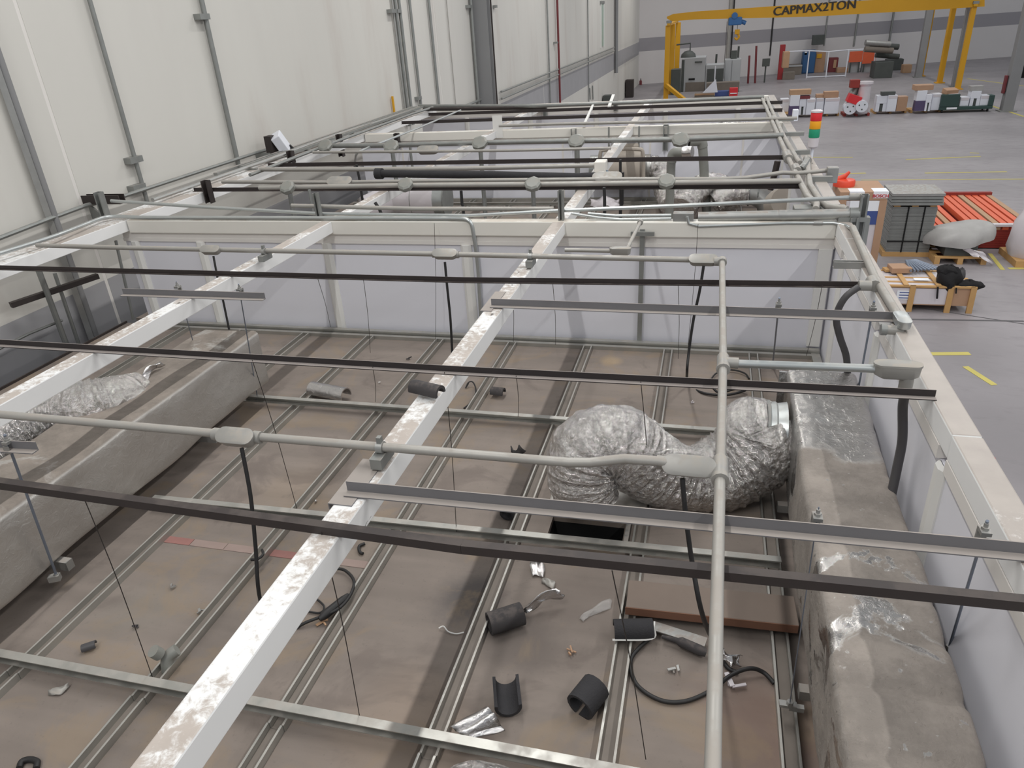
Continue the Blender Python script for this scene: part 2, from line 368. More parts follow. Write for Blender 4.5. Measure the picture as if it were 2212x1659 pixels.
# ------------------------------------------------------------------ lower ceilings of the three bays, with their metal grid
def hole_floor(mb, x0, x1, y0, y1, hx0, hx1, hy0, hy1, z0, z1):
    mb.box(x0, hx0, y0, y1, z0, z1).box(hx1, x1, y0, y1, z0, z1).box(hx0, hx1, y0, hy0, z0, z1).box(hx0, hx1, hy1, y1, z0, z1)
h0, h1 = zp(1184, 1150, ZD), zp(1342, 1118, ZD)
HX0, HX1, HY0, HY1 = h0.x, zp(1346, 1160, ZD).x, zp(1260, 1163, ZD).y, zp(1260, 1122, ZD).y
mb = MB(); hole_floor(mb, -5.3, .87, -1.0, YW1, HX0, HX1, HY0, HY1, ZD-.03, ZD)
ce = struct(mb.build('ceiling', 'deck', origin=(0, 0, 0)))
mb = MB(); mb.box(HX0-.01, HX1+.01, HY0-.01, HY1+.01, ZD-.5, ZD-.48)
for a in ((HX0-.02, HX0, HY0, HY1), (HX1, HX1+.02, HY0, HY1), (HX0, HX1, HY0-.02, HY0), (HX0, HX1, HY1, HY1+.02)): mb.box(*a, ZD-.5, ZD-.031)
mb.build('opening_shade_box', 'black', ce)  # closed black box added under the opening, its colour standing for the dark below
U_ = [(-.034,0),(.034,0),(.034,.036),(.025,.036),(.025,.006),(-.025,.006),(-.025,.036),(-.034,.036)]
def furring(p, q, parent):
    mb = MB().prism(U_, p, q); mb.mi[4] = 1
    mb.build('furring_channel', ['rail', 'rail_bed'], parent)
C_ = [(-.019,0),(.019,0),(.019,.042),(-.019,.042),(-.019,.038),(.015,.038),(.015,.004),(-.019,.004)]
RAILX = [-4.56, -3.95, -3.33, -2.72, -2.09, -1.47, -.855, -.235, .385]
for x in RAILX:
    furring((x, -.9, ZD), (x, 1.55, ZD), ce); furring((x+.004, 1.551, ZD), (x+.006, YW1-.12, ZD), ce)
def carrier(p, q, parent=ce):
    p = V((p.x, p.y, ZD+.037)); q = V((q.x, q.y, ZD+.037))
    MB().prism([(-a, b) for a, b in C_][::-1], p, q).build('carrier_channel', 'rail', parent)
def carrier_px(a, b, e0=None, e1=None):
    p, q = zp(*a, ZD+.079), zp(*b, ZD+.079); d = (q-p)
    if e0 is not None: p = p+d*((e0-p.x)/d.x)
    if e1 is not None: q = p+d*((e1-p.x)/d.x)
    carrier(p, q)
carrier_px((0, 1410), (1180, 1632), -2.95, .40); carrier_px((330, 1073), (1690, 1208), None, .42)
carrier_px((525, 853), (1480, 922), None, .43); carrier(V((-5.2, 2.76, 0)), V((-3.5, 2.765, 0)))
MB().box(-5.1, .86, YW1-.055, YW1-.012, ZD, ZD+.05).build('edge_track', 'rail', ce)
MB().box(-5.0, .8, YW1-.11, YW1-.075, ZD, ZD+.03).build('edge_track', 'rail', ce)
MB().box(.80, .86, -.9, YW1-.06, ZD, ZD+.03).build('edge_track', 'rail', ce)
MB().box(-5.31, -5.295, -.9, YW1, ZD-.03, ZD+.02).build('edge_track', 'dark', ce)
a, b = zp(345, 1163, ZD), zp(800, 1222, ZD)
for i in range(6):
    u0, u1 = i/6, (i+1)/6
    MB().bar(a.lerp(b, u0)+V((0,0,.001)), a.lerp(b, u1-.004)+V((0,0,.001)), .05, .003).build('joint_tape', 'redtape' if i in (0, 3) else 'tape', ce)
# middle and rear bay ceilings
ce2 = struct(MB().box(-5.3, .87, YW1+.12, YW2, ZD-.03, ZD).build('ceiling', 'deck', origin=(0, 0, 0)))
for x in RAILX: furring((x, YW1+.2, ZD), (x, YW2-.06, ZD), ce2)
for y in (6.3, 7.5, 8.7, 9.85): carrier(V((-5.1, y, 0)), V((.8, y, 0)), ce2)
MB().box(-5.2, .86, YW2-.05, YW2-.01, ZD, ZD+.05).build('edge_track', 'rail', ce2)
ce3 = struct(MB().box(-5.3, .87, YW2+.12, YW3, ZD-.03, ZD).build('ceiling', 'deck', origin=(0, 0, 0)))
for x in RAILX[::2]: furring((x, YW2+.2, ZD), (x, YW3-.06, ZD), ce3)

# ------------------------------------------------------------------ partition walls
def partition(name, y, seams, x0, x1, ztop=3.535, thin=False):
    root = struct(MB().box(x0, x1, y+.05, y+.09, 0, ztop).build(name, 'panel', origin=(0, 0, 0)))
    xs = [x0] + seams + [x1]
    for a, b in zip(xs[:-1], xs[1:]):
        MB().box(a+.006, b-.006, y+.028, y+.052, 0.02, 3.44).build('wall_panel', 'panel', root)
    for s in seams:
        if thin: MB().box(s-.012, s+.012, y+.022, y+.03, .02, 3.44).build('joint_post', 'panel_trim', root); continue
        MB().prism([(-.045,-.0),(.045,0),(.045,.012),(.02,.034),(-.02,.034),(-.045,.012)], (s, y+.03, .02), (s, y+.03, 3.44), up=(0,-1,0)).build('joint_post', 'white', root)
    MB().box(x0, x1, y+.012, y+.05, 3.44, 3.468).build('head_ledge', 'panel_trim', root)
    MB().box(x0, x1, y+.02, y+.052, 3.468, ztop).build('head_strip', 'panel_trim', root)
    return root
w1 = partition('wall_partition_front', YW1, [-4.95, -4.27, -3.05, -1.83], -5.06, .87)
MB().box(.77, .86, YW1+.005, YW1+.03, 2.7, 3.44).build('corner_post', 'white', w1)
w2 = partition('wall_partition_middle', YW2, [-4.4, -3.2, -2.0, -.8, .4], -5.06, .87, thin=True)
w3 = partition('wall_partition_rear', YW3, [-4.4, -3.2, -2.0, -.8, .4], -5.3, .87)
wr = struct(MB().box(.90, .94, -1, YW3+.1, 0, 3.535).build('wall_right', 'panel', origin=(0, 0, 0)))
ys = [-1, .05, 1.27, 2.49, 3.71, 4.93, 6.15, 7.37, 8.59, 9.81, 11.03, 12.25, YW3+.05]
for a, b in zip(ys[:-1], ys[1:]):
    MB().box(.878, .902, a+.006, b-.006, .02, 3.47).build('wall_panel', 'panel', wr)
    MB().prism([(-.045,0),(.045,0),(.045,.008),(.02,.026),(-.02,.026),(-.045,.008)], (.88, b, .02), (.88, b, 3.47), up=(-1,0,0)).build('joint_post', 'white', wr)
    MB().box(.862, .9, a+.05, b-.05, 3.475, 3.53).build('head_strip', 'panel_trim', wr)

# ------------------------------------------------------------------ roof beams of the partition frame
def beam(x, wd, y0, y1, label, m='beam'):
    o = MB().box(x-wd/2, x+wd/2, y0, y1, ZT-.097, ZT).build('roof_beam', m, bevel=.006)
    return tag(o, label, 'beam')
BX, AX = -1.075, -3.0
beam(BX, .094, -.6, YW1, 'white square roof beam crossing the middle of the front bay, scuffed and dusty on top')
beam(AX, .088, -.6, YW1, 'white square roof beam above the long foil duct beside the hall wall, front bay')
beam(BX, .092, YW1+.1, YW2, 'white square roof beam over the inline fan of the middle bay')
beam(AX+.02, .09, YW1+.1, YW2, 'white square roof beam over the round insulated duct of the middle bay')
beam(BX, .092, YW2+.1, YW3, 'short cream roof beam of the rear bay nearer the aisle, thin rod beside it')
beam(AX, .09, YW2+.1, YW3, 'short cream roof beam of the rear bay nearer the hall wall')
tag(MB().box(-5.25, -4.97, -.6, YW3, ZT-.1, ZT).build('roof_beam', 'beam', bevel=.005), 'long white edge beam beside the hall wall, carrying conduits along its top', 'beam')
# aisle-side edge beam in lengths, with a raised inner lip
eb = thing('edge_beam', 'wide dusty white edge beam along the aisle side of the frame', 'beam', (.9, 6, ZT-.097))
for a, b in ((-.6, 1.33), (1.335, 2.44), (2.445, 4.9), (4.905, 7.9), (7.905, 10.6), (10.605, YW3+.1)):
    MB().box(.862, .958, a, b, ZT-.097, ZT).build('beam_length', 'beam_aisle', eb, bevel=.006)
def cross(y, x0, x1, label, sag=()):
    o = MB().box(x0, x1, y, y+.1, ZT-.115, ZT).build('cross_beam', 'beam_cream', bevel=.008)
    return tag(o, label, 'beam')
cross(YW1, -4.96, .862, 'cream cross beam on top of the partition between front and middle bays')
cross(YW2, -4.96, .862, 'cream cross beam on top of the partition between middle and rear bays')
cross(YW3, -5.3, .862, 'cream cross beam closing the far end of the partition frame')
q = zp(1060, 277, ZT)
o = MB().box(AX+.02, AX+.16, YW2-.01, YW2-.004, ZT-.1, ZT+.2).build('end_plate', 'white'); tag(o, 'upright white flat plate standing where a beam meets the middle cross beam', 'plate')
# ------------------------------------------------------------------ roof struts and angle irons lying across the beams
L_ = lambda h, d, t_=.004: [(0, 0), (d, 0), (d, t_), (t_, t_), (t_, h), (0, h)]
def strut(pts, kind, h, d, label, m, z=ZT, name='roof_strut', cat='steel bar'):
    P_ = [zp(px, py, z) for px, py in pts]
    mb = MB()
    for a, b in zip(P_[:-1], P_[1:]):
        if kind == 'L': mb.prism(L_(h, d), a, b)
        else: mb.prism([(-d/2, 0), (d/2, 0), (d/2, h), (-d/2, h)], a, b)
    return tag(mb.build(name, m), label, cat)
strut([(-60, 1043), (1000, 1190), (2300, 1322)], 'B', .03, .03, 'rust-brown square bar crossing low over the front bay, closest of the dark bars', 'dark')
strut([(-60, 741), (1000, 805), (2019, 858)], 'L', .032, .03, 'dark angle bar with pale dusty foot ending at the aisle-side beam, second dark bar', 'dark2')
strut([(-60, 580), (1000, 609), (1880, 620)], 'L', .03, .022, 'black bar just before the front partition, reaching the flexible hose tee', 'dark')
strut([(420, 413), (1730, 406)], 'L', .035, .03, 'black bar under the pale conduit with eight-sided boxes, middle bay', 'dark')
strut([(580, 360), (1692, 344)], 'L', .04, .03, 'slim black bar beneath the grey conduit at the centre of the middle bay', 'dark')
strut([(868, 268), (1690, 241)], 'L', .045, .03, 'black bar in the rear bay closer to the middle cross beam', 'dark')
strut([(926, 250), (1690, 224)], 'L', .045, .03, 'black bar in the rear bay closer to the end partition', 'dark')

# trapeze hangers: angle iron + clamps + threaded rods + bottom strap
def clamp(p, parent, s=1.0):
    m = MB(); m.obox(p+V((0, -.004, .026*s)), .026*s, .03*s, .012*s).obox(p+V((0, .014*s, .006*s)), .026*s, .008*s, .05*s).obox(p+V((0, -.018*s, -.004*s)), .026*s, .006*s, .035*s)
    m.cyl(p+V((0, 0, .03*s)), p+V((0, 0, .052*s)), .006*s, 8).cyl(p+V((0, 0, .032*s)), p+V((0, 0, .040*s)), .011*s, 6)
    m.build('clamp', 'galv', parent)
def hanger(label, a, b, z, rods, h=.04, d=.034, m='angle', strap=None, rm='bluesteel'):
    p, q = zp(*a, z), zp(*b, z)
    t_ = thing('trapeze_hanger', label, 'duct hanger', ((p+q)/2))
    MB().prism(L_(h, d), p, q).build('angle_iron', m, t_)
    for (top, bot, zb, r) in rods:
        tp = zp(*top, z+.01); bt = zp(*bot, zb) if zb is not None else None
        clamp(tp, t_)
        MB().cyl(tp+V((0, 0, .06)), bt, r, 8).build('threaded_rod', rm, t_)
        MB().cyl(bt+V((0, 0, -.012)), bt+V((0, 0, .012)), .012, 6).build('nut', 'galv', t_)
    for s_ in (strap or []):
        MB().obox(s_[0], *s_[1], rz=s_[2] if len(s_) > 2 else 0).build('strap', 'galv', t_)
    return t_
hb = zp(1702, 1522, 2.73)
hanger('long grey angle iron hanger crossing over the aisle-side foil duct at the front',
       (752, 1060), (2280, 1203), ZT+.005, [((1763, 1132), (1706, 1520), 2.74, .002), ((2122, 1163), (2050, 1400), 3.0, .0045)],
       strap=[(hb, (.06, .025, .012)), (hb+V((.03, 0, -.01)), (.05, .02, .02))])
hanger('grey angle iron hanger with two upright rods, before the front partition on the aisle side',
       (1062, 660), (1960, 692), ZT+.005, [((1681, 668), (1669, 790), ZD+.03, .005), ((1884, 676), (1850, 862), 3.05, .005)])
hanger('short grey angle iron hanger over the long foil duct, two thin rods below',
       (268, 636), (574, 646), ZT, [((386, 628), (420, 748), 3.13, .003), ((520, 634), (556, 858), 2.7, .0035)])
hanger('short grey angle iron hanger beside the foil elbow, one bluish rod below',
       (-80, 963), (84, 972), ZT-.1, [((22, 966), (122, 1243), 2.76, .006)], strap=[(zp(118, 1248, 2.75), (.05, .03, .03), .5)])
def plate(name, label, px0, py0, px1, py1, z, th, m='galv'):
    a, b = zp(px0, py0, z), zp(px1, py1, z)
    return tag(MB().box(min(a.x, b.x), max(a.x, b.x), min(a.y, b.y), max(a.y, b.y), z-th, z).build(name, m, bevel=.001), label, 'plate')
pb = zp(790, 1040, ZT)
tag(MB().box(BX-.065, BX+.02, 1.70, 1.97, ZT, ZT+.004).box(BX-.065, BX-.061, 1.7, 1.97, ZT-.02, ZT).build('bracket_plate', 'angle'), 'flat grey plate lying on the middle beam beneath the end of the front hanger', 'plate')
pb = zp(1040, 665, ZT)
tag(MB().box(BX-.062, BX+.0, pb.y-.05, pb.y+.25, ZT, ZT+.004).build('bracket_plate', 'angle'), 'flat grey plate on the middle beam beneath the end of the rear hanger', 'plate')

# ------------------------------------------------------------------ conduits
def body(parent, p, d, L=.12, wd=.05, h=.045, m='fitting', up=(0, 0, 1), cover=True):
    """cast conduit body: rounded lozenge with a lid"""
    d = V(d).normalized(); u = V(up); side = d.cross(u).normalized(); n = 8
    out = []
    for s_, c0 in ((1, L/2-wd/2), (-1, -(L/2-wd/2))):
        for k in range(n+1):
            a = math.pi*(k/n-.5); out.append((s_*(math.cos(a)*wd/2)+c0, s_*math.sin(a)*wd/2))
    def ring(k, z): return [p + d*(x*k) + side*(y*k) + u*z for x, y in out]
    def shell(levels):
        mb = MB(); N = len(out); vs = []
        for k, z in levels: vs += ring(k, z)
        fs = [(j*N+i, j*N+(i+1) % N, (j+1)*N+(i+1) % N, (j+1)*N+i) for j in range(len(levels)-1) for i in range(N)]
        fs += [tuple(range(N-1, -1, -1)), tuple(range((len(levels)-1)*N, len(levels)*N))]
        return mb.add(vs, fs)
    o = shell([(.7, -h*.5), (.95, -h*.3), (1, h*.35)]).build('conduit_body', m, parent, smooth=.6)
    if cover: shell([(1.03, h*.35), (1.03, h*.5), (.8, h*.58)]).build('body_cover', m, o, smooth=.6)
    return o
def collar(parent, p, d, r, L=.03, m='fitting', name='coupling'):
    d = V(d).normalized(); p = V(p)
    return MB().cyl(p-d*L/2, p+d*L/2, r, 12).build(name, m, parent, smooth=.6)
def conduit(label, pts, r, m='conduit', bodies=(), collars=(), name='conduit', bend=0, n=10, cat='conduit'):
    """pts: world points of the run"""
    pts = [V(p) for p in pts]
    t_ = thing(name, label, cat, (sum(pts, V())/len(pts)))
    MB().tube(fillet(pts, bend) if bend else pts, r, n).build('pipe', m, t_, smooth=.7)
    for b in bodies: body(t_, *b[:2], **(b[2] if len(b) > 2 else {}))
    for c in collars: collar(t_, *c)
    return t_
ZC = 3.70
X_ = V((1, 0, 0)); Y_ = V((0, 1, 0)); Z_ = V((0, 0, 1))
# front conduit
a = [zp(-60, 890, ZC), zp(500, 939, ZC), zp(830, 966, ZC), zp(1230, 999, ZC), zp(1275, 999, ZC), zp(1350, 991, ZC+.02), zp(1420, 996, ZC+.02), zp(1470, 1004, ZC), zp(1552, 1014, ZC)]
c1 = conduit('dusty grey conduit crossing the front bay, kinked before its tee, two cast boxes', a, .0165, bodies=[
    (zp(513, 946, ZC), X_, dict(L=.15, wd=.062, h=.05, up=(0, -.6, .8))), (zp(1488, 1008, ZC), X_, dict(L=.165, wd=.066, h=.05, up=(0, -.75, .66)))],
    collars=[(zp(470, 938, ZC), X_, .024, .03), (zp(556, 945, ZC), X_, .024, .03), (zp(1428, 999, ZC), X_, .023, .028), (zp(1533, 1012, ZC), X_, .022, .03)])
# lengthwise conduit of the front bay
e0 = zp(1560, 565, ZC); tee = zp(1562, 783, ZC); tee2 = zp(1556, 1012, ZC)
c2 = conduit('pale conduit running lengthwise over the front bay from the elbow to beneath the camera', [e0, tee, tee2, zp(1540, 1640, ZC), zp(1536, 1800, ZC)], .0165,
    collars=[(e0, Y_, .026, .05), (tee, Y_, .025, .1, 'fitting', 'tee_fitting'), (tee-V((0, .06, 0)), Y_, .028, .02), (tee2, Y_, .025, .1, 'fitting', 'tee_fitting'), (tee2-V((0, .06, 0)), Y_, .028, .02)])
collar(c2, e0-V((.02, 0, 0)), X_, .025, .05); collar(c2, tee+V((.03, 0, 0)), X_, .023, .06)
# second cross conduit before the partition
a = [zp(80, 530, ZC), zp(300, 536, ZC), zp(960, 549, ZC), zp(1540, 562, ZC)]
c3 = conduit('dusty conduit crossing before the front partition, three cast boxes with cables below', a, .0165, bodies=[
    (zp(456, 541, ZC), X_, dict(L=.15, wd=.06, up=(0, -.6, .8))), (zp(962, 550, ZC), X_, dict(L=.16, wd=.062, up=(0, -.6, .8))), (zp(1519, 563, ZC), X_, dict(L=.16, wd=.062, up=(0, -.6, .8)))],
    collars=[(zp(938, 549, ZC), X_, .023, .02), (zp(988, 550, ZC), X_, .023, .02)])
# branch to the aisle-side beam
b0 = zp(1578, 785, ZC); b1 = zp(1905, 797, ZC); b2 = zp(1938, 800, ZC)
c4 = conduit('clean conduit branch reaching from the tee to the aisle-side beam, elbow box at its end', [b0, b1], .017, 'conduit_new',
    bodies=[(b2+V((0, 0, 0)), X_, dict(L=.17, wd=.062, h=.06))], collars=[(b1, X_, .024, .03), (b2+V((.04, 0, -.055)), Z_, .026, .07)])
b3 = b2+V((.045, 0, -.09))
def hose(name, label, pts, r, m='hose', parent=None, cat='hose', n=10, seg=8):
    return tag(MB().tube(arc(pts, seg), r, n).build(name, m, smooth=.8), label, cat)
hose('flexible_hose', 'charcoal flexible hose dropping from the elbow box behind the foil duct, aisle side', [b3, yp(1950, 880, b3.y+.02), yp(1949, 950, b3.y+.02), yp(1938, 1010, b3.y), yp(1922, 1085, b3.y-.05)], .0185)
# conduit along the aisle-side beam
ZR = ZT+.03
pr_ = [zp(1842, 492, ZR), zp(1890, 600, ZR), zp(1945, 690, ZR)]
c5 = conduit('cream conduit along the aisle-side beam with a tee holding a charcoal hose', pr_, .021, 'conduit', bodies=[(zp(1948, 694, ZR), (pr_[2]-pr_[1]), dict(L=.15, wd=.06, m='conduit_new'))],
    collars=[(zp(1886, 612, ZR), Y_, .031, .09, 'fitting', 'tee_fitting'), (zp(1868, 617, ZR), X_, .027, .06)])
cg = zp(1932, 713, ZR-.03); collar(c5, cg, X_, .022, .07, 'fitting', 'cable_gland'); collar(c5, cg-V((.045, 0, 0)), X_, .026, .025, 'galv_dark', 'lock_nut')
hb = zp(1855, 620, ZR)
hose('flexible_hose', 'charcoal flexible hose curling from the tee on the aisle-side beam down the partition panel', [hb, yp(1828, 640, hb.y-.02), yp(1811, 668, hb.y-.02), yp(1807, 695, hb.y), yp(1815, 730, hb.y), yp(1828, 770, hb.y), yp(1831, 815, hb.y)], .018)
# pipe clamps on short strut pieces upon the beams
def pipe_clamp(label, c, r):
    t_ = thing('pipe_clamp', label, 'clamp', c-V((0, 0, r+.05)))
    MB().obox(c+V((0, 0, -r-.022)), .042, .11, .04).build('strut_stub', 'galv_dark', t_)
    MB().tube([c+V((-.012, 0, 0)), c+V((.012, 0, 0))], r+.006, 14).build('clamp_ring', 'galv', t_, smooth=.6)
    MB().obox(c+V((0, 0, r+.014)), .016, .02, .024).build('clamp_bolt', 'galv_dark', t_)
pipe_clamp('rusty pipe clamp on the middle beam holding the front conduit', zp(822, 966, ZC), .0165)
pipe_clamp('rusty pipe clamp on the middle beam holding the conduit before the partition', zp(1146, 553, ZC), .0165)
pipe_clamp('small pipe clamp on the beam beside the hall wall, before the partition', zp(570, 543, ZC), .0165)
# small bent conduit: arm going from the partition to the second conduit
a0 = zp(1383, 480, ZC); a1 = zp(1352, 543, ZC)
c6 = conduit('thin pale conduit arm bent down from the partition top to the second cross conduit', [zp(1220, 540, ZC+.01), zp(1335, 542, ZC), a1, a0], .0125, 'conduit', bodies=[(zp(1340, 543, ZC), X_, dict(L=.13, wd=.045))])
collar(c6, a0, Y_, .02, .04)

# ------------------------------------------------------------------ things along the front partition top
yF = YW1+.05
def up_post(label, px, pyt, pyb, y, wd=.041, m='galv_dark', name='strut_post', extra=0):
    a = yp(px[0] if isinstance(px, tuple) else px, pyt, y); b = yp(px[1] if isinstance(px, tuple) else px, pyb, y)
    mb = MB().prism([(-wd/2,-wd/2),(wd/2,-wd/2),(wd/2,wd/2),(wd/2-.012,wd/2),(wd/2-.012,wd/2-.006),(wd/2-.004,wd/2-.006),(wd/2-.004,-wd/2+.004),(-wd/2+.004,-wd/2+.004),(-wd/2+.004,wd/2-.006),(-wd/2+.012,wd/2-.006),(-wd/2+.012,wd/2),(-wd/2,wd/2)], b, V((b.x, b.y, a.z)), up=(0, -1, 0))
    return tag(mb.build(name, m), label, 'post')
up_post('upright slotted strut post at the partition corner beside the hall wall', 229, 415, 470, yF, .06)
up_post('upright slotted strut post where the hall-side beam meets the front partition', (678, 692), 417, 478, yF)
up_post('upright slotted strut post where the middle beam meets the front partition', 1213, 411, 480, yF)
up_post('tall upright strut post at the aisle corner of the front partition', (1866, 1852), 420, 530, yF, .05)
_q = yp(1852, 530, yF); tag(MB().box(.87, _q.x+.05, yF-.03, yF+.03, ZT, ZT+.03).box(_q.x+.02, _q.x+.05, yF-.03, yF+.03, ZT-.25, ZT+.0).build('strut_saddle', 'galv_dark'), 'strut piece carrying the aisle corner post of the front partition', 'bracket')
up_post('square grey strut leaning beside the aisle corner post of the front partition', (1843, 1838), 470, 520, yF-.02, .05)
y_ = YW1+.09
conduit('bright conduit sagging from the hall-wall post to the aisle corner post over the front partition', [yp(240, 434, y_), yp(470, 449, y_), yp(700, 462, y_), yp(1013, 466, y_), yp(1210, 455, y_), yp(1500, 443, y_), yp(1850, 426, y_)], .0145, 'conduit_new', collars=[(yp(1850, 425, y_), X_, .024, .09)])
y_ = YW1+.02
conduit('grey conduit along the partition top turning down into the front bay through a smooth elbow', [zp(-80, 572, ZT+.06), zp(120, 510, ZT+.06), yp(232, 466, y_), yp(300, 470, y_), yp(980, 472, y_), yp(1018, 474, y_-.02), yp(1032, 560, y_-.02), yp(1040, 700, y_-.02)], .0165, 'conduit_new', bend=.16)
y_ = YW1+.13
conduit('dusty conduit just above the bent one, ending at the middle beam post', [yp(630, 444, y_), yp(900, 451, y_), yp(1196, 451, y_)], .0165, 'conduit')
y_ = YW1+.06
conduit('fat grey pipe from the square pull box to the aisle corner post', [yp(1508, 469, y_), yp(1845, 462, y_)], .036, 'galv', collars=[(yp(1845, 462, y_), X_, .044, .06, 'galv_dark'), (yp(1690, 465, y_), X_, .038, .05, 'galv')])
q = yp(1476, 471, y_-.01)
tag(MB().obox(q, .145, .07, .085).build('pull_box', 'galv', bevel=.004), 'square grey pull box on the front partition top', 'electrical box')
conduit('pair-leading thin conduit running from the middle beam into the pull box, upper', [yp(1270, 461, y_), yp(1330, 466, y_), yp(1450, 465, y_)], .011, 'conduit_new')
conduit('thin conduit below it, dipping as it leaves the middle beam for the pull box', [yp(1235, 461, y_-.02), yp(1290, 470, y_-.02), yp(1340, 474, y_-.02), yp(1450, 472, y_-.02)], .011, 'conduit_new')
y_ = YW1+.0
conduit('thin conduit looping from under the pull box to the aisle corner', [yp(1484, 468, y_), yp(1488, 483, y_), yp(1510, 489, y_), yp(1700, 482, y_), yp(1800, 482, y_), yp(1826, 487, y_-.05), zp(1842, 495, ZR)], .0115, 'conduit_new', collars=[(yp(1767, 482, y_), X_, .015, .06, 'galv')])
# slim steel uprights on the bay side of the partition
def upright(label, px0, py0, px1, py1, y, wd, m, name='steel_upright', cat='post'):
    a = yp(px0, py0, y); b = yp(px1, py1, y)
    return tag(MB().bar(b, a, wd, .02, up=(0, 1, 0)).build(name, m), label, cat)
upright('slim dark upright on the partition panel below the bent conduit arm', 1388, 495, 1381, 738, YW1-.005, .034, 'galv_dark')
tag(MB().obox(yp(1388, 505, YW1-.03), .17, .02, .03).build('strut_stub', 'galv_dark'), 'short horizontal strut piece fixed across the slim upright', 'bracket')
upright('thin dark rod standing at the corner of partition and hall wall', 250, 520, 288, 690, YW1-.1, .016, 'galv_dark')
s0 = zp(1800, 571, ZR-.02); s1 = zp(1876, 572, ZR-.02)
tag(MB().prism([(-.02,-.02),(.02,-.02),(.02,.02),(.014,.02),(.014,-.014),(-.014,-.014),(-.014,.02),(-.02,.02)], s0, s1).build('strut_stub', 'galv'), 'short galvanised strut piece poking from the aisle-side beam before the partition', 'bracket')

# ------------------------------------------------------------------ black cables hanging from the cast boxes
def drop(label, pts, y0, y1, r, tail=(), name='cable'):
    P_ = [yp(px, py, y0+(y1-y0)*i/(len(pts)-1)) for i, (px, py) in enumerate(pts)]
    P_ += [zp(px, py, ZD+.012+dz) for px, py, dz in tail]
    return tag(MB().tube(arc(P_, 6), r, 8).build(name, 'rubber', smooth=.8), label, 'cable')
y0 = zp(515, 960, ZC).y
drop('black cable from the front cast box, passing behind the middle beam to a coil', [(522, 968), (541, 1070), (552, 1180), (563, 1300)], y0, y0-.12, .0075,
     tail=[(600, 1372, 0), (660, 1345, .01), (735, 1312, .03), (765, 1262, .02), (745, 1232, .01), (712, 1228, .01)])
tag(MB().tube([zp(690, 1338, ZD+.03), zp(702, 1328, ZD+.035), zp(742, 1296, ZD+.035), zp(752, 1286, ZD+.03)], .02, 10, radii=[.012, .021, .02, .012]).build('plug_connector', 'rubber', smooth=.7), 'black plug lying beside a furring channel, tied to the cable coil under the middle beam', 'plug')
tag(MB().tube(arc([zp(652, 1318, ZD+.01), zp(690, 1324, ZD+.01), zp(700, 1310, ZD+.02), zp(680, 1292, ZD+.01), zp(662, 1289, ZD+.01)], 6), .005, 6).build('cable', 'rubber', smooth=.8), 'thin black cable end curled under the middle beam beside the black plug', 'cable')
y0 = zp(1490, 1018, ZC).y
drop('black cable from the cast box beside the tee, ending near a foil bag', [(1474, 1034), (1482, 1120), (1496, 1220), (1518, 1330)], y0, y0-.1, .0085, tail=[(1548, 1400, .03), (1570, 1440, 0), (1592, 1452, 0)])
tag(MB().tube(arc([zp(1415, 1372, ZD+.03), zp(1382, 1398, ZD+.02), zp(1362, 1430, ZD+.012), zp(1375, 1478, ZD+.012), zp(1425, 1512, ZD+.012), zp(1480, 1515, ZD+.012), zp(1535, 1492, ZD+.012), zp(1580, 1458, ZD+.03), zp(1620, 1444, ZD+.04), zp(1650, 1453, ZD+.02), zp(1672, 1476, ZD+.012)], 6), .0085, 8).build('cable', 'rubber', smooth=.8), 'black cable lying in a wide loop on the ceiling boards beside the dusty plank', 'cable')
tag(MB().tube([zp(1430, 1375, ZD+.03), zp(1462, 1384, ZD+.035), zp(1470, 1386, ZD+.035), zp(1512, 1405, ZD+.035), zp(1525, 1410, ZD+.03)], .02, 10, radii=[.008, .011, .02, .022, .017]).build('plug_connector', 'foam_dust', smooth=.7), 'dusty black plug connector lying between the half-shell of foam and the foil bag', 'plug')
y0 = zp(962, 556, ZC).y
drop('black cable hanging from the middle cast box before the partition, ending behind the middle beam', [(961, 566), (966, 620), (973, 690), (977, 766)], y0, y0-.05, .008)
y0 = zp(1519, 568, ZC).y
drop('black cable curving from the cast box at the elbow to a coil below', [(1520, 574), (1511, 630), (1498, 690), (1488, 760), (1484, 806)], y0, y0-.1, .0085,
     tail=[(1487, 832, 0), (1520, 849, 0), (1570, 853, .01), (1610, 843, .02), (1590, 840, .02), (1555, 848, .01), (1540, 838, .03)])
tag(MB().tube(arc([zp(1535, 822, ZD+.02), zp(1548, 806, ZD+.02), zp(1580, 799, ZD+.02), zp(1608, 806, ZD+.02), zp(1618, 818, ZD+.01)], 6), .006, 6).build('cable', 'rubber', smooth=.8), 'thin black cable arc on the ceiling boards beyond the lengthwise conduit', 'cable')
y0 = zp(459, 548, ZC).y
drop('black cable from the hall-side cast box down to the long foil duct', [(461, 553), (470, 600), (482, 650), (495, 712)], y0, y0-.1, .0075)
tag(MB().tube(arc([zp(1012, 828, ZD+.03), zp(1006, 838, ZD+.01), zp(1012, 826, ZD+.04), zp(1022, 826, ZD+.04), zp(1028, 845, ZD+.02), zp(1018, 868, ZD+.01), zp(1002, 882, ZD+.01)], 6), .005, 6).build('cable', 'rubber', smooth=.8), 'short black cable end curled beside the middle beam, near a small foam shell', 'cable')

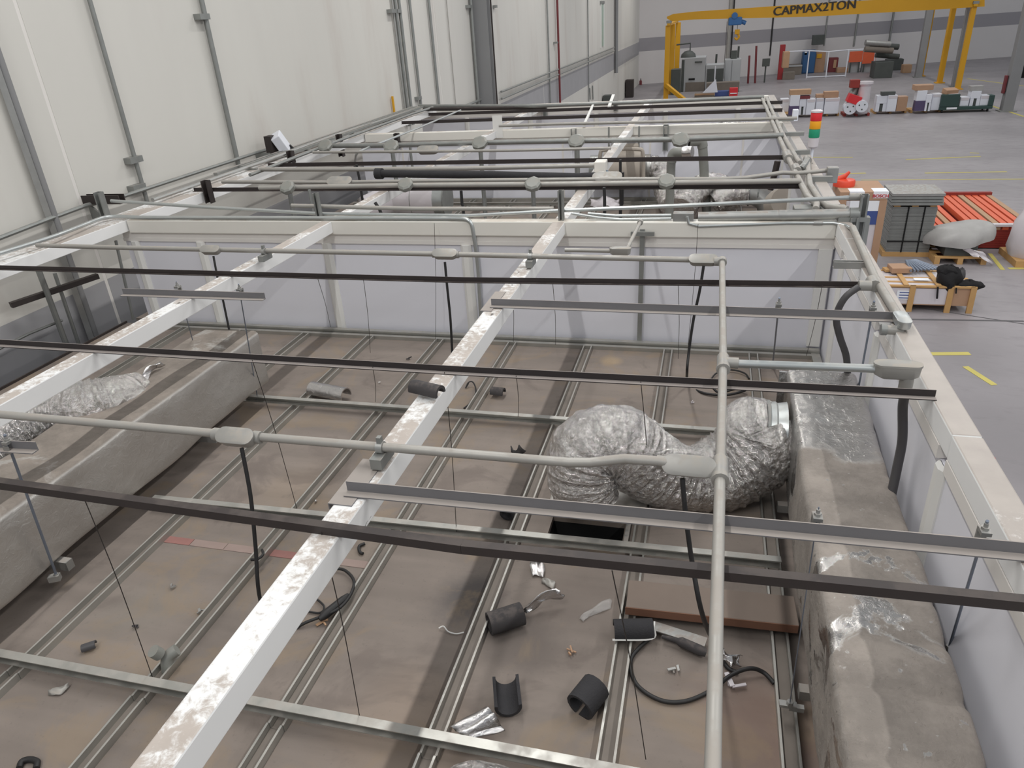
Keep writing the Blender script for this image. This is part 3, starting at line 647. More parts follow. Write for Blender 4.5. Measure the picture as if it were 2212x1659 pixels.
# ------------------------------------------------------------------ thin tie wires between struts and ceiling channels
def wire(top, bot, label, zt=ZT+.01, zb=None):
    a, b = zp(*top, zt), zp(*bot, ZD+.036 if zb is None else zb)
    m = a.lerp(b, .45)+V((.006, .004, 0))
    return tag(MB().tube(arc([a, m, b], 4), .0018, 5).build('tie_wire', 'wire'), label, 'wire', 'tie wires of the suspended ceiling')
wire((545, 778), (641, 1098), 'dark tie wire dropping just past the front cast box to a channel crossing')
wire((960, 804), (986, 1150), 'dark tie wire dropping right beside the middle beam past the front conduit')
wire((1384, 824), (1402, 1078), 'tie wire passing before the bulging foil flex duct')
wire((1115, 812), (1119, 902), 'tie wire over the small dark foam shell beyond the middle beam')
wire((805, 793), (811, 868), 'tie wire beside the bright foil half-tube')
wire((785, 603), (800, 762), 'tie wire before the wide panel between hall-side and middle beams')
wire((685, 598), (714, 706), 'tie wire before the panel joint under the hall-side beam')
wire((938, 482), (941, 735), 'tie wire alongside the middle hanging cable at the partition')
wire((1194, 612), (1200, 745), 'tie wire before the partition panel just past the middle beam')
wire((1465, 614), (1465, 775), 'tie wire before the partition between slim upright and curving cable')
wire((1508, 484), (1486, 748), 'tie wire fixed to the partition top just behind the curving cable')
wire((1776, 617), (1742, 768), 'tie wire at the aisle corner of the front partition')
wire((178, 1068), (330, 1465), 'long tie wire hanging down before the side of the long foil duct')
wire((694, 1150), (778, 1555), 'tie wire under the middle beam beside the black plug')
wire((1322, 1232), (1395, 1640), 'tie wire passing the half-shell of black foam near the plank')
wire((1106, 614), (1109, 738), 'tie wire between bent conduit and middle beam at the partition')
# ------------------------------------------------------------------ insulated foil ducts of the front bay
def wrapped_duct(name, label, x0, x1, y0, y1, z0, z1, mat, dips, skew=0, rnd=.03, seed=1, bulge=.012, sag=0):
    """soft rectangular wrap swept along y; dips = (y, width, depth) where straps pull it in"""
    rs = random.Random(seed); n = 12; sec = []
    w_, h_ = (x1-x0), (z1-z0)
    for (cx, cz, a0) in ((1, 1, 0), (-1, 1, 90), (-1, -1, 180), (1, -1, 270)):
        for k in range(4):
            a = math.radians(a0+k*30); sec.append((cx*(w_/2-rnd)+rnd*math.cos(a), cz*(h_/2-rnd)+rnd*math.sin(a)))
        nx = {0: (-1, 0), 90: (0, -1), 180: (1, 0), 270: (0, 1)}[a0]
        L = (w_ if a0 in (0, 180) else h_)-2*rnd; e = sec[-1]
        for k in range(1, 6): sec.append((e[0]+nx[0]*L*k/6, e[1]+nx[1]*L*k/6))
    N = len(sec); m = int((y1-y0)/.022)+1; ph = [rs.uniform(0, 6.28) for _ in range(8)]
    vs = []
    for j in range(m):
        y = y0+(y1-y0)*j/(m-1); d = sum(dep*math.exp(-((y-yy)/wd)**2) for yy, wd, dep in dips)
        for (a, b) in sec:
            k = 1-d*(1.0 if b > -h_*.4 else .2)
            bl = bulge*(math.sin(y*5.1+ph[0]+a*6)+.6*math.sin(y*11+ph[1]-b*9))*(.8 if b > 0 else .5)
            edge = max(abs(a)/(w_/2), abs(b)/(h_/2))
            nrm = V((a, 0, b)).normalized()
            vs.append(V(((x0+x1)/2+skew*(y-y0), y, (z0+z1)/2 + sag*math.sin((y-y0)*1.3+ph[3]))) + V((a*(1-d*.3), 0, b*k-(1-k)*h_*.1)) + nrm*bl)
    mb = MB(); mb.add(vs, [(j*N+i, (j+1)*N+i, (j+1)*N+(i+1) % N, j*N+(i+1) % N) for j in range(m-1) for i in range(N)] + [tuple(range(N)), tuple(range((m-1)*N+N-1, (m-1)*N-1, -1))])
    return mb.build(name, mat, None, smooth=.9)
DR = thing('foil_wrapped_duct', 'dust-caked silver foil rectangular duct along the aisle-side partition, shiny patches on its lid', 'duct', (.62, 2.2, 2.75))
o = wrapped_duct('duct_body', '', .437, .80, .35, 3.86, 2.75, 3.175, 'foil_duct', [(2.40, .05, .05), (2.12, .03, .05), (1.93, .03, .06), (1.71, .025, .08), (1.47, .03, .1), (1.2, .03, .06), (2.9, .05, .04), (3.3, .035, .03)], seed=3, bulge=.006, skew=.011)
o.parent = DR; o.location = V(o.location)-WLOC['foil_wrapped_duct']
for y in (1.2, 2.05, 3.2): MB().box(.43, .82, y-.02, y+.02, 2.70, 2.742).build('bearer', 'galv', DR)
MB().box(.44, .80, 3.85, 3.87, 2.76, 3.165).build('end_cap', 'foil_clean', DR)
DL = thing('foil_wrapped_duct', 'long dull foil rectangular duct beneath the beam beside the hall wall', 'duct', (-3.2, 2.4, 2.7))
o = wrapped_duct('duct_body', '', -3.36, -2.915, .3, 4.02, 2.795, 3.19, 'foil_duct_left', [(2.3, .25, .03), (3.3, .15, .02), (1.6, .2, .02), (2.75, .1, -.02)], seed=5, bulge=.01, skew=-.012)
o.parent = DL; o.location = V(o.location)-WLOC['foil_wrapped_duct.001']
for y in (1.0, 2.1, 3.3): MB().box(-3.38, -2.90, y-.02, y+.02, 2.74, 2.79).build('bearer', 'galv', DL)
# torn foil patch standing on the long duct
def sheet(name, pts, nu, mat, label=None, cat=None, wob=.01, seed=2, parent=None, solid=.002):
    """loose sheet between two edge polylines"""
    rs = random.Random(seed); a, b = [V(p) for p in pts[0]], [V(p) for p in pts[1]]
    def at(pl, u):
        x = u*(len(pl)-1); i = min(int(x), len(pl)-2); return pl[i].lerp(pl[i+1], x-i)
    ph = [rs.uniform(0, 6.28) for _ in range(6)]
    def fn(u, v):
        p = at(a, u).lerp(at(b, u), v)
        return p + V((math.sin(9*u+5*v+ph[0]), math.sin(7*v+6*u+ph[1]), math.sin(11*u-6*v+ph[2])))*wob
    o = MB().grid(fn, nu, max(4, nu//2)).build(name, mat, parent, smooth=True, solid=solid)
    return tag(o, label, cat) if label else o
zt_ = 3.2
sheet('foil_flap', [[zp(282, 842, zt_+.0), zp(300, 815, zt_+.03), zp(322, 792, zt_+.05), zp(345, 782, zt_+.05)], [zp(300, 838, zt_-.0), zp(318, 820, zt_+.0), zp(332, 800, zt_+.0), zp(355, 786, zt_+.02)]], 12, 'foil_clean', wob=.008, parent=DL)

# flexible foil ducts
def flex(name, label, ctrl, r, mat='foil_flex', seg=26, n=44, pleat=.03, freq=100, seed=1, radii=None, cat='duct', ends=None, tang=.05):
    rs = random.Random(seed); pts = arc(ctrl, seg); m = len(pts)
    L = [0.0]
    for i in range(1, m): L.append(L[-1]+(pts[i]-pts[i-1]).length)
    ph = [rs.uniform(0, 6.28) for _ in range(n*2)]; j = [rs.uniform(-1, 1) for _ in range(m)]
    rr = None
    if radii:
        rr = []
        for i in range(m):
            x = i/(m-1)*(len(radii)-1); k = min(int(x), len(radii)-2); f = x-k; f = f*f*(3-2*f); rr.append(radii[k]*(1-f)+radii[k+1]*f)
    def wob(i, k):
        a = 2*math.pi*k/n
        return 1 + pleat*(1-2*abs(math.sin(.5*(L[i]*freq+1.5*math.sin(2*a+L[i]*6)+ .9*math.sin(3*a+ph[0])+.5*math.sin(9*a+ph[5])))))  + pleat*.55*math.sin(L[i]*freq*1.9+3*math.sin(a+ph[1])+j[i]*.8) + tang*math.sin(2*a+L[i]*4+ph[2])*.6 + tang*.4*math.sin(5*a+L[i]*9+ph[3]) + j[i]*.006
    t_ = thing(name, label, cat, pts[m//2]-V((0, 0, r)))
    MB().tube(pts, r, n, True, rr, wob=wob).build('foil_sleeve', mat, t_, smooth=True)
    return t_
c0 = xp(1684, 934, .43); YC, ZC0 = c0.y, c0.z
ctr = [V((.37, YC, ZC0)), V((.30, YC-.01, ZC0+.0)), yp(1632, 968, YC-.06), yp(1565, 1018, YC-.14), yp(1480, 1035, YC-.24), yp(1400, 1005, YC-.33), yp(1330, 958, YC-.40), yp(1272, 975, YC-.46), yp(1258, 1035, YC-.5), yp(1276, 1080, YC-.5)]
FL = flex('flexible_foil_duct', 'big crinkled silver flex duct snaking from the aisle-side foil duct down into a board opening', ctr, .14, radii=[.15, .18, .215, .20, .165, .185, .20, .195, .175, .15], seed=4, pleat=.024, freq=120, tang=.05, seg=40, n=64)
MB().tube([V((.455, YC, ZC0)), V((.41, YC, ZC0)), V((.40, YC, ZC0)), V((.36, YC, ZC0))], .155, 28, radii=[.16, .152, .16, .155]).build('steel_collar', 'conduit_new', FL, smooth=.6)
MB().tube([V((.372, YC, ZC0)), V((.358, YC, ZC0))], .166, 28).build('band_clamp', 'galv_dark', FL, smooth=.6)
# diffuser plate next to the opening
DF = thing('air_diffuser', 'sheet metal air diffuser box under the big flex duct, beside the black board opening', 'air diffuser', (HX0/2+HX1/2, HY1+.2, ZD))
pq = zp(1400, 1180, ZD)
MB().box(HX0-.02, HX1+.1, HY1+.005, HY1+.34, ZD, ZD+.10).build('diffuser_box', 'conduit', DF, bevel=.008)
MB().box(HX1+.008, HX1+.03, HY0-.02, HY1+.3, ZD, ZD+.02).build('flange', 'galv', DF)
# foil elbow on the long duct
zz = 3.1
flex('flexible_foil_duct', 'wrinkled foil elbow joining the long foil duct to the hall-wall side', [zp(300, 848, 3.12), zp(255, 868, 3.14), zp(190, 885, 3.15), zp(115, 900, 3.14), zp(30, 940, 3.1), zp(-80, 1010, 3.05)], .13, radii=[.13, .16, .175, .175, .18, .18], seed=8, pleat=.03, freq=120, seg=36, n=56)
flex('flexible_foil_duct', 'foil flex duct whose crown just shows under the front carrier channel', [zp(930, 1795, 2.8), zp(985, 1735, 2.85), zp(1030, 1712, 2.85), zp(1090, 1735, 2.85), zp(1150, 1800, 2.8)], .09, seed=11, pleat=.03, freq=70)

# ------------------------------------------------------------------ debris on the ceiling boards and beams
def shell(name, label, p, q, r, a0, a1, mat, th=.012, upv=(0, 0, 1), n=14, cat='insulation piece', r2=None):
    """part of a tube wall between angles a0..a1 (degrees, 90 = up)"""
    p, q = V(p), V(q); d = (q-p).normalized(); u = V(upv); side = d.cross(u).normalized(); u = side.cross(d)
    r2 = r2 or r; vs = []
    for e, rr in ((p, r), (q, r2)):
        for ri in (rr, rr-th):
            for k in range(n+1):
                a = math.radians(a0+(a1-a0)*k/n); vs.append(e+side*(math.cos(a)*ri)+u*(math.sin(a)*ri))
    N = n+1; fs = []
    for k in range(n):
        fs += [(k, k+1, 2*N+k+1, 2*N+k), (N+k+1, N+k, 3*N+k, 3*N+k+1), (k+1, k, N+k, N+k+1), (2*N+k, 2*N+k+1, 3*N+k+1, 3*N+k)]
    fs += [(0, 2*N, 3*N, N), (n, N+n, 3*N+n, 2*N+n)]
    o = MB().add(vs, fs).build(name, mat, smooth=.6)
    return tag(o, label, cat)
z_ = ZD+.045
shell('foam_half_shell', 'black foam half-shell lying open side up, standing apart on the boards', zp(1092, 1462, ZD+.06), zp(1098, 1528, ZD+.06), .052, 170, 370, 'foam')
shell('foam_tube', 'short black foam tube with a split lower lip, its dark mouth towards the front', zp(1288, 1482, ZD+.06), zp(1252, 1528, ZD+.05), .058, -65, 280, 'foam')
hs = shell('foam_half_shell', 'black foam half-shell with a white edge lying across a furring channel', zp(1326, 1362, ZD+.055), zp(1410, 1360, ZD+.055), .046, -10, 190, 'foam')
hp, hq = zp(1326, 1362, ZD+.055), zp(1410, 1360, ZD+.055)
MB().tube(arc([hp+V((0, -.046, -.006)), hq+V((0, -.046, -.006)), hq+V((.006, -.02, .03)), hq+V((.006, .0, .047))], 5), .0045, 5).build('white_edge', 'white', hs)
shell('foam_tube', 'dusty black foam roll resting against a furring channel, foil tail beside it', zp(1056, 1348, ZD+.05), zp(1128, 1325, ZD+.05), .05, -60, 285, 'foam_dust')
sheet('foil_strip', [[zp(1128, 1316, ZD+.04), zp(1150, 1298, ZD+.08), zp(1172, 1282, ZD+.10), zp(1196, 1270, ZD+.11), zp(1213, 1277, ZD+.09)], [zp(1136, 1324, ZD+.02), zp(1162, 1306, ZD+.03), zp(1182, 1298, ZD+.05), zp(1206, 1294, ZD+.05), zp(1218, 1292, ZD+.05)]], 14, 'foil_clean', 'crumpled pale foil strip trailing from the dusty foam roll', 'foil scrap', .006, 3)
shell('foam_tube', 'short black pipe sleeve standing just behind the front hanger', zp(1102, 1094, ZD+.05), zp(1094, 1112, ZD+.045), .038, -88, 272, 'foam')
shell('foam_half_shell', 'dark foam half-shell lying across the top of the middle beam', zp(892, 836, ZT+.03), zp(952, 850, ZT+.03), .034, -15, 190, 'foam_dust')
shell('foam_half_shell', 'small dark foam shell on the boards beyond the middle beam', zp(1062, 847, ZD+.03), zp(1089, 850, ZD+.03), .04, 0, 185, 'foam_dust')
for nm, pa, pb, rz in (('', (1103, 965), (1118, 982), 0),):
    o = sheet('foam_scrap', [[zp(1102, 964, ZD+.05), zp(1112, 975, ZD+.02), zp(1122, 962, ZD+.07)], [zp(1108, 980, ZD+.01), zp(1118, 984, ZD+.01), zp(1136, 976, ZD+.05)]], 8, 'foam_dust', 'torn brown-black foam scrap behind the front conduit', 'insulation piece', .004, 4, solid=.008)
sheet('foil_scrap', [[zp(1125, 984, ZD+.012), zp(1150, 984, ZD+.012)], [zp(1125, 988, ZD+.006), zp(1152, 989, ZD+.006)]], 5, 'foil_clean', 'thin white foil sliver beside the torn foam scrap', 'foil scrap', .001, 6)
shell('foil_half_tube', 'bright silver foil half-tube lying by the far carrier channel', zp(674, 842, ZD+.05), zp(748, 856, ZD+.05), .062, -5, 195, 'foil_clean', .008, cat='foil scrap')
ca, cb_, cc_ = zp(968, 1576, ZD+.05), zp(1046, 1526, ZD+.1), zp(1092, 1582, ZD+.05); cd_ = zp(1010, 1606, ZD+.05)
def ribbed(u, v):
    p = ca.lerp(cd_, u).lerp(cb_.lerp(cc_, u), v); return p+V((0, 0, .012*abs(math.sin(u*math.pi*2.5))+.02*math.sin(u*math.pi)+.006*math.sin(v*5+u*7)))
tag(MB().grid(ribbed, 31, 8).build('corrugated_foil_sheet', 'foil_clean', smooth=True, solid=.003), 'bent ribbed silver foil sheet propped on the carrier channel at the front', 'foil scrap')
sheet('foil_scrap', [[zp(1145, 1212, ZD+.03), zp(1174, 1212, ZD+.03)], [zp(1148, 1242, ZD+.012), zp(1176, 1247, ZD+.012)]], 8, 'foil_clean', 'creased square of foil under the front brown bar', 'foil scrap', .005, 12)
sheet('foil_scrap', [[zp(1174, 1246, ZD+.03), zp(1202, 1258, ZD+.02)], [zp(1170, 1258, ZD+.005), zp(1192, 1272, ZD+.012)]], 8, 'conduit', 'small dull grey curled scrap touching the creased foil square', 'foil scrap', .004, 13)
# plank
a, b = zp(1352, 1302, ZD+.085), zp(1724, 1342, ZD+.085)
pk = thing('plank', 'dusty weathered plank laid over two furring channels, reddish sawn edge', 'plank', (a+b)/2-V((0, 0, .05)))
MB().bar(a+V((0,.06,-.02)), b+V((0,.06,-.02)), .17, .042).build('board', 'plywood', pk, bevel=.003)
MB().bar(a+V((0,-.0265,-.02)), b+V((0,-.0265,-.02)), .003, .04).build('sawn_edge', 'plank_edge', pk)
# strap beside it, foil bag, clear tape, scraps
tag(MB().bar(zp(1412, 1352, ZD+.03), zp(1525, 1388, ZD+.03), .05, .006).build('metal_strip', 'galv'), 'flat dusty metal strip lying before the plank', 'metal strip')
sheet('foil_bag', [[zp(1548, 1402, ZD+.04), zp(1570, 1408, ZD+.05), zp(1602, 1416, ZD+.04)], [zp(1560, 1428, ZD+.02), zp(1578, 1436, ZD+.04), zp(1598, 1440, ZD+.01)]], 10, 'foil_clean', 'crumpled little foil bag at the end of the hanging cable', 'foil scrap', .008, 15)
tp = NT('clear_tape'); tp.b.inputs['Alpha'].default_value = .35; M['clear'] = tp.out(s2l((190, 186, 184)), .25)
sheet('tape_strip', [[zp(1252, 1334, ZD+.012), zp(1280, 1312, ZD+.016), zp(1318, 1290, ZD+.02)], [zp(1258, 1342, ZD+.006), zp(1288, 1326, ZD+.006), zp(1322, 1312, ZD+.006)]], 10, 'clear', 'crumpled strip of clear tape between the two furring channels', 'tape', .004, 17, solid=.001)
tag(MB().tube(arc([zp(948, 1357, ZD+.012), zp(958, 1353, ZD+.02), zp(968, 1364, ZD+.008), zp(985, 1369, ZD+.008), zp(1002, 1366, ZD+.008)], 6), .003, 6).build('cable_tie', 'white'), 'thin white cable tie curled on the boards', 'cable tie')
tag(MB().tube(arc([zp(788, 1174, ZD+.012), zp(776, 1180, ZD+.012), zp(777, 1192, ZD+.012), zp(784, 1196, ZD+.012)], 6), .008, 8).build('hose_piece', 'rubber', smooth=.8), 'small black curved hose piece by the middle beam', 'hose piece')
tag(MB().tube(arc([zp(543, 1209, ZD+.05), zp(556, 1208, ZD+.06), zp(568, 1198, ZD+.07), zp(566, 1188, ZD+.06)], 6), .007, 8).build('hose_piece', 'rubber', smooth=.8), 'black hook of hose sitting on a furring channel beside the front cable', 'hose piece')
e_ = zp(367, 1420, ZD+.05)
el = thing('pipe_elbow', 'grey pipe elbow sitting upside down in a furring channel', 'pipe fitting', e_-V((0, 0, .05)))
MB().tube(arc([e_+V((-.0, -.03, -.045)), e_+V((0, -.01, .01)), e_+V((.03, .02, .03))], 6), .026, 14).build('elbow_bend', 'pipe_grey', el, smooth=.6)
MB().tube([e_+V((-.012, -.03, .045)), e_+V((-.022, -.045, .08))], .026, 14).build('hub', 'pipe_grey', el, smooth=.6)
shell('clip_piece', 'small grey curved clip near the foil duct, dark ends', zp(178, 1402, ZD+.015), zp(208, 1392, ZD+.02), .02, -10, 190, 'hose', .006, cat='clip')
sheet('metal_scrap', [[zp(103, 1488, ZD+.02), zp(125, 1486, ZD+.02), zp(150, 1474, ZD+.02)], [zp(106, 1500, ZD+.006), zp(130, 1503, ZD+.008), zp(146, 1486, ZD+.008)]], 8, 'conduit', 'small bent grey metal scrap at the front beside a carrier channel', 'metal scrap', .003, 21)
tag(MB().tube(arc([zp(42, 1659, ZD+.01), zp(48, 1645, ZD+.01), zp(66, 1641, ZD+.01), zp(80, 1646, ZD+.01), zp(78, 1660, ZD+.01)], 6), .012, 8).build('rubber_ring', 'rubber', smooth=.8), 'black rubber ring partly hidden at the bottom edge', 'ring')
for (px, py, s_, lab, m) in ((440, 1322, .03, 'tiny crumpled metal bits near the front cable', 'galv'), (372, 1272, .028, 'small grey wedge of sheet metal by the foil duct side', 'galv'), (1232, 1410, .035, 'small pinkish plaster crumb with a wire, between foam pieces', 'card'),
                            (1456, 1448, .03, 'little grey bracket inside the cable loop', 'galv'), (700, 1345, .035, 'pale plaster lump beside the black plug', 'tan'), (292, 1357, .022, 'tiny dark chip before the foil duct', 'foam_dust'),
                            (886, 776, .03, 'small dark chip beyond the second dark bar', 'foam_dust'), (680, 1085, .02, 'tiny bright metal screw clip by the middle beam', 'foil_clean'), (820, 828, .015, 'tiny white crumb near the foil half-tube', 'white'), (1590, 1478, .05, 'broken pale plastic tray edge by the cable end', 'film'), (1498, 870, .02, 'small pale splinter beyond the flex duct', 'film')):
    p_ = zp(px, py, ZD+.004); rs = random.Random(px)
    mb = MB()
    for k in range(3): mb.obox(p_+V((rs.uniform(-1, 1)*s_*.6, rs.uniform(-1, 1)*s_*.5, s_*.16+k*.004)), s_*rs.uniform(.5, 1.3), s_*rs.uniform(.15, .4), s_*rs.uniform(.12, .3), rs.uniform(0, 3), rs.uniform(-.4, .4))
    tag(mb.build('debris_bit', m), lab, 'debris')
# ------------------------------------------------------------------ pipes and posts on the hall wall
XW = -5.70
def ppm(p): return F_PX/((V(p)-CAM).dot(FW))       # photo pixels per metre at a point
def wallpipe(label, a, b, rpx, m='galv_dark', off=.05, ztop=None, zbot=None, name='wall_conduit', cat='pipe', clamps=(), n=10):
    x = XW+off; p = xp(*a, x); q = xp(*b, x); y = (p.y+q.y)/2; r = rpx/2/ppm(q)
    z0 = q.z if zbot is None else zbot; z1 = (p.z if ztop is None else ztop)
    t_ = thing(name, label, cat, (x, q.y, z0))
    MB().cyl((x, q.y, z0), (x, p.y if ztop is None else q.y, z1), r, n).build('pipe', m, t_, smooth=.7)
    for (px, py) in clamps:
        c = xp(px, py, x); MB().box(XW, x+r+.01, c.y-.09, c.y+.09, c.z-.03, c.z+.03).build('wall_bracket', 'galv_dark', t_)
    return t_
ZTOP = 9.5
wallpipe('thick bluish wall conduit dropping beside a pale channel, first on the hall wall', (0, 84), (125, 490), 15, 'concrete_col', .07, ZTOP, 1.2)
wallpipe('pale slotted channel on the hall wall beside the thick bluish conduit', (0, 145), (108, 475), 17, 'galv', .05, ZTOP, 2.4, n=4)
wallpipe('lone grey wall conduit with a dark bracket above the cross conduit, near the partition corner', (191, 0), (316, 429), 9, 'galv_dark', .05, ZTOP, 3.45, clamps=((290, 345), (297, 405)))
wallpipe('lone grey wall conduit with bracket high up, between two bare wall stretches', (432, 0), (517, 365), 10, 'galv_dark', .05, ZTOP, 3.45, clamps=((437, 36),))
wallpipe('first slim pipe of the wall bundle above the far hall-side corner', (847, 0), (874, 228), 4, 'galv', .04, ZTOP, 3.3)
wallpipe('second thicker pipe of the wall bundle above the far hall-side corner', (851, 0), (880, 230), 7, 'galv_dark', .06, ZTOP, 3.3, clamps=((846, 24), (859, 24)))
wallpipe('third pipe of the wall bundle above the far hall-side corner, bright edge', (860, 0), (888, 232), 7, 'galv_dark', .06, ZTOP, 3.3)
wallpipe('single grey pipe just past the wall bundle, ending at a strut box', (884, 0), (908, 216), 6, 'galv_dark', .05, ZTOP, 3.3, clamps=((904, 212),))
wallpipe('single grey pipe before the large steel wall column', (922, 0), (948, 222), 6, 'galv_dark', .05, ZTOP, 3.0)
wallpipe('hair-thin line down the wall before the steel column', (963, 0), (984, 220), 2, 'conduit', .03, ZTOP, 3.0)
wallpipe('slim pipe hugging the large steel wall column', (1013, 12), (1033, 215), 7, 'galv_dark', .06, ZTOP, 2.4, clamps=((1013, 14), (1024, 14)))
wallpipe('thin black pipe right behind the large steel wall column', (1058, 0), (1074, 222), 3.5, 'dark', .05, ZTOP, 1.8, clamps=((1070, 14),))
wallpipe('thin grey pipe beside the dark red riser', (1180, 0), (1189, 222), 3.5, 'galv_dark', .06, ZTOP, .5)
wallpipe('dark red fire riser pipe on the hall wall', (1200, 0), (1210, 222), 4.5, 'redpipe', .1, ZTOP, .3, clamps=((1202, 92),))
wallpipe('thin grey pipe between red riser and daylight slot, crossing the grey band', (1266, 0), (1272, 215), 2.5, 'galv_dark', .06, ZTOP, .3)
wallpipe('square grey downpipe past the daylight slot', (1329, 0), (1331, 130), 8, 'concrete_col', .12, ZTOP, 1.9, n=4)
wallpipe('thin pipe before the far wall column', (1386, 0), (1388, 190), 3, 'galv_dark', .08, ZTOP, .2)
wallpipe('slim conduit by the far corner of the hall', (1431, 0), (1428, 185), 4, 'galv_dark', .25, ZTOP, .1)
for pxs, yb, lab, m in ((((1274, 190), (1275, 215)), 0, 'short thin drop pipe below the grey band, near the red riser', 'galv_dark'), (((1280, 185), (1281, 215)), 0, 'second short drop pipe below the grey band', 'galv_dark')):
    wallpipe(lab, pxs[0], pxs[1], 2.5, m, .05)
pc = xp(1052, 222, XW+.2)
o = struct(MB().prism([(-.2,-.15),(.2,-.15),(.2,-.13),(.015,-.13),(.015,.13),(.2,.13),(.2,.15),(-.2,.15),(-.2,.13),(-.015,.13),(-.015,-.13),(-.2,-.13)], (XW+.2, pc.y, 0), (XW+.2, pc.y, 11), up=(0, 1, 0)).build('steel_column', 'concrete_col'), 'large grey steel H column standing against the hall wall')
pc = xp(1398, 190, XW+.25)
struct(MB().prism([(-.22,-.2),(.22,-.2),(.22,-.17),(.02,-.17),(.02,.17),(.22,.17),(.22,.2),(-.22,.2),(-.22,.17),(-.02,.17),(-.02,-.17),(-.22,-.17)], (XW+.25, pc.y, 0), (XW+.25, pc.y, 11), up=(0, 1, 0)).build('steel_column', 'concrete_col'), 'far grey steel H column against the hall wall, before the crane')
# daylight slot window
a, b = xp(1300, 8, XW+.01), xp(1300, 100, XW+.01)
wn = struct(MB().box(XW-.01, XW+.03, a.y-.45, a.y+.45, b.z, a.z).build('window_1', 'greenglass'), 'narrow tall daylight slot in the hall wall')
for s_ in (-.48, .48): MB().box(XW-.01, XW+.06, a.y+s_-.05, a.y+s_+.05, b.z-.05, a.z+.05).build('window_frame', 'white', wn)
MB().box(XW, XW+.07, a.y-.6, a.y+.6, a.z, a.z+.12).build('window_head', 'galv_dark', wn)
# horizontal runs on the wall
def run(label, pts, r, m='galv_dark', name='wall_pipe_run', n=8, bend=0): return conduit(label, pts, r, m, name=name, n=n, bend=bend)
run('grey pipe running level along the hall wall above the edge beam, front stretch', [xp(-60, 537, XW+.08), xp(98, 476, XW+.08), xp(185, 444, XW+.08), xp(260, 426, XW+.08), xp(560, 328, XW+.08), xp(618, 312, XW+.08)], .02)
Lz = ZT+.045
run('conduit lying on the hall-side edge beam, outer one', [zp(330, 432, Lz), zp(560, 352, Lz), zp(720, 293, Lz), zp(895, 238, Lz)], .02, 'galv')
run('conduit lying on the hall-side edge beam, inner one', [zp(540, 378, Lz), zp(720, 308, Lz), zp(890, 246, Lz), zp(935, 232, Lz)], .02, 'galv_dark')
run('slim bright conduit rising off the hall-side beam and bending down into the middle bay', [zp(995, 238, Lz), zp(900, 278, Lz), zp(800, 317, Lz), zp(769, 330, Lz), yp(766, 360, 9.0)], .014, 'conduit_new', bend=.25)
MB_ = thing('cable_tray', 'shallow grey tray of conduits along the hall-side beam of the rear half', 'cable tray', (-5.25, 9.6, ZT))
for k, (dx, w_) in enumerate(((0, .05), (.07, .05), (.14, .04), (.21, .03))):
    MB().bar(V((-5.36+dx, 7.2+k*.4, ZT+.03)), V((-5.36+dx, YW3-.2, ZT+.05)), w_, .03).build('tray_strip', ('galv', 'galv_dark', 'conduit', 'galv_dark')[k], MB_)
for y in (7.6, 8.9, 10.3, 11.6, 12.9): MB().box(-5.42, -5.08, y-.02, y+.02, ZT-.01, ZT+.016).build('tray_rung', 'galv_dark', MB_)
for zz, dz, lab in ((3.28, 0, 'upper'), (3.1, 0, 'lower')):
    for i, (y0, y1, nm) in enumerate(((14.6, 18.7, 'before the steel wall column'), (20.4, 45, 'past the steel wall column'))):
        run(f'{lab} of the paired level pipes on the hall wall {nm}', [V((XW+.08, y0, zz)), V((XW+.08, y1, zz))], .03)
run('third level pipe below the paired pipes before the steel wall column', [V((XW+.1, 14.3, 2.93)), V((XW+.1, 19.6, 2.97))], .03)
# small wall items
p_ = xp(847, 208, XW+.04); q_ = xp(853, 253, XW+.04)
tag(MB().cyl((p_.x, q_.y, q_.z), (p_.x, q_.y, p_.z), .022, 10).build('yellow_pipe', 'yellow'), 'short upright yellow pipe on the hall wall by the far corner', 'pipe')
p_ = xp(592, 318, XW+.22)
fl_ = thing('floodlight', 'tilted white lamp box on a dark strut bracket, above the hall-side beam', 'lamp', p_-V((0, 0, .15)))
MB().obox(p_+V((.1, .02, .05)), .12, .2, .24, .3, .3, -.4).build('lamp_housing', 'appliance', fl_, bevel=.01)
MB().obox(p_+V((.0, -.05, .02)), .1, .13, .26).build('strut_bracket', 'dark', fl_)
MB().box(XW, p_.x, p_.y-.12, p_.y-.05, p_.z-.12, p_.z-.05).build('strut_arm', 'galv_dark', fl_)
MB().tube([p_+V((.17, .1, -.0)), p_+V((.22, .28, -.2))], .02, 6).build('cord', 'rubber', fl_)
p_ = xp(212, 430, XW+.15)
sb = thing('strut_bracket', 'dark slotted strut bracket on the hall wall at the partition corner', 'bracket', p_)
MB().prism([(-.04,-.04),(.04,-.04),(.04,.04),(.03,.04),(.03,-.03),(-.03,-.03),(-.03,.04),(-.04,.04)], (XW, p_.y, p_.z), (XW+.42, p_.y, p_.z)).build('strut_arm', 'dark', sb)
MB().prism([(0, 0), (.25, 0), (0, .22)], (XW+.02, p_.y-.01, p_.z-.26), (XW+.02, p_.y+.01, p_.z-.26)).build('gusset', 'galv_dark', sb)
def dropconduit(label, top, bot, xx, r, m='galv_dark'):
    a, b = xp(*top, xx), xp(*bot, xx); return tag(MB().cyl((xx, b.y, 0), (xx, a.y, a.z), r, 8).build('drop_pipe', m, smooth=.7), label, 'pipe')
dropconduit('conduit dropping below the hall-side edge beam in front of the grey wall band', (82, 580), (157, 772), -5.45, .024)
dropconduit('slimmer conduit bent beside the dropping one below the edge beam', (118, 590), (140, 690), -5.5, .016)
br = xp(128, 628, -5.4)
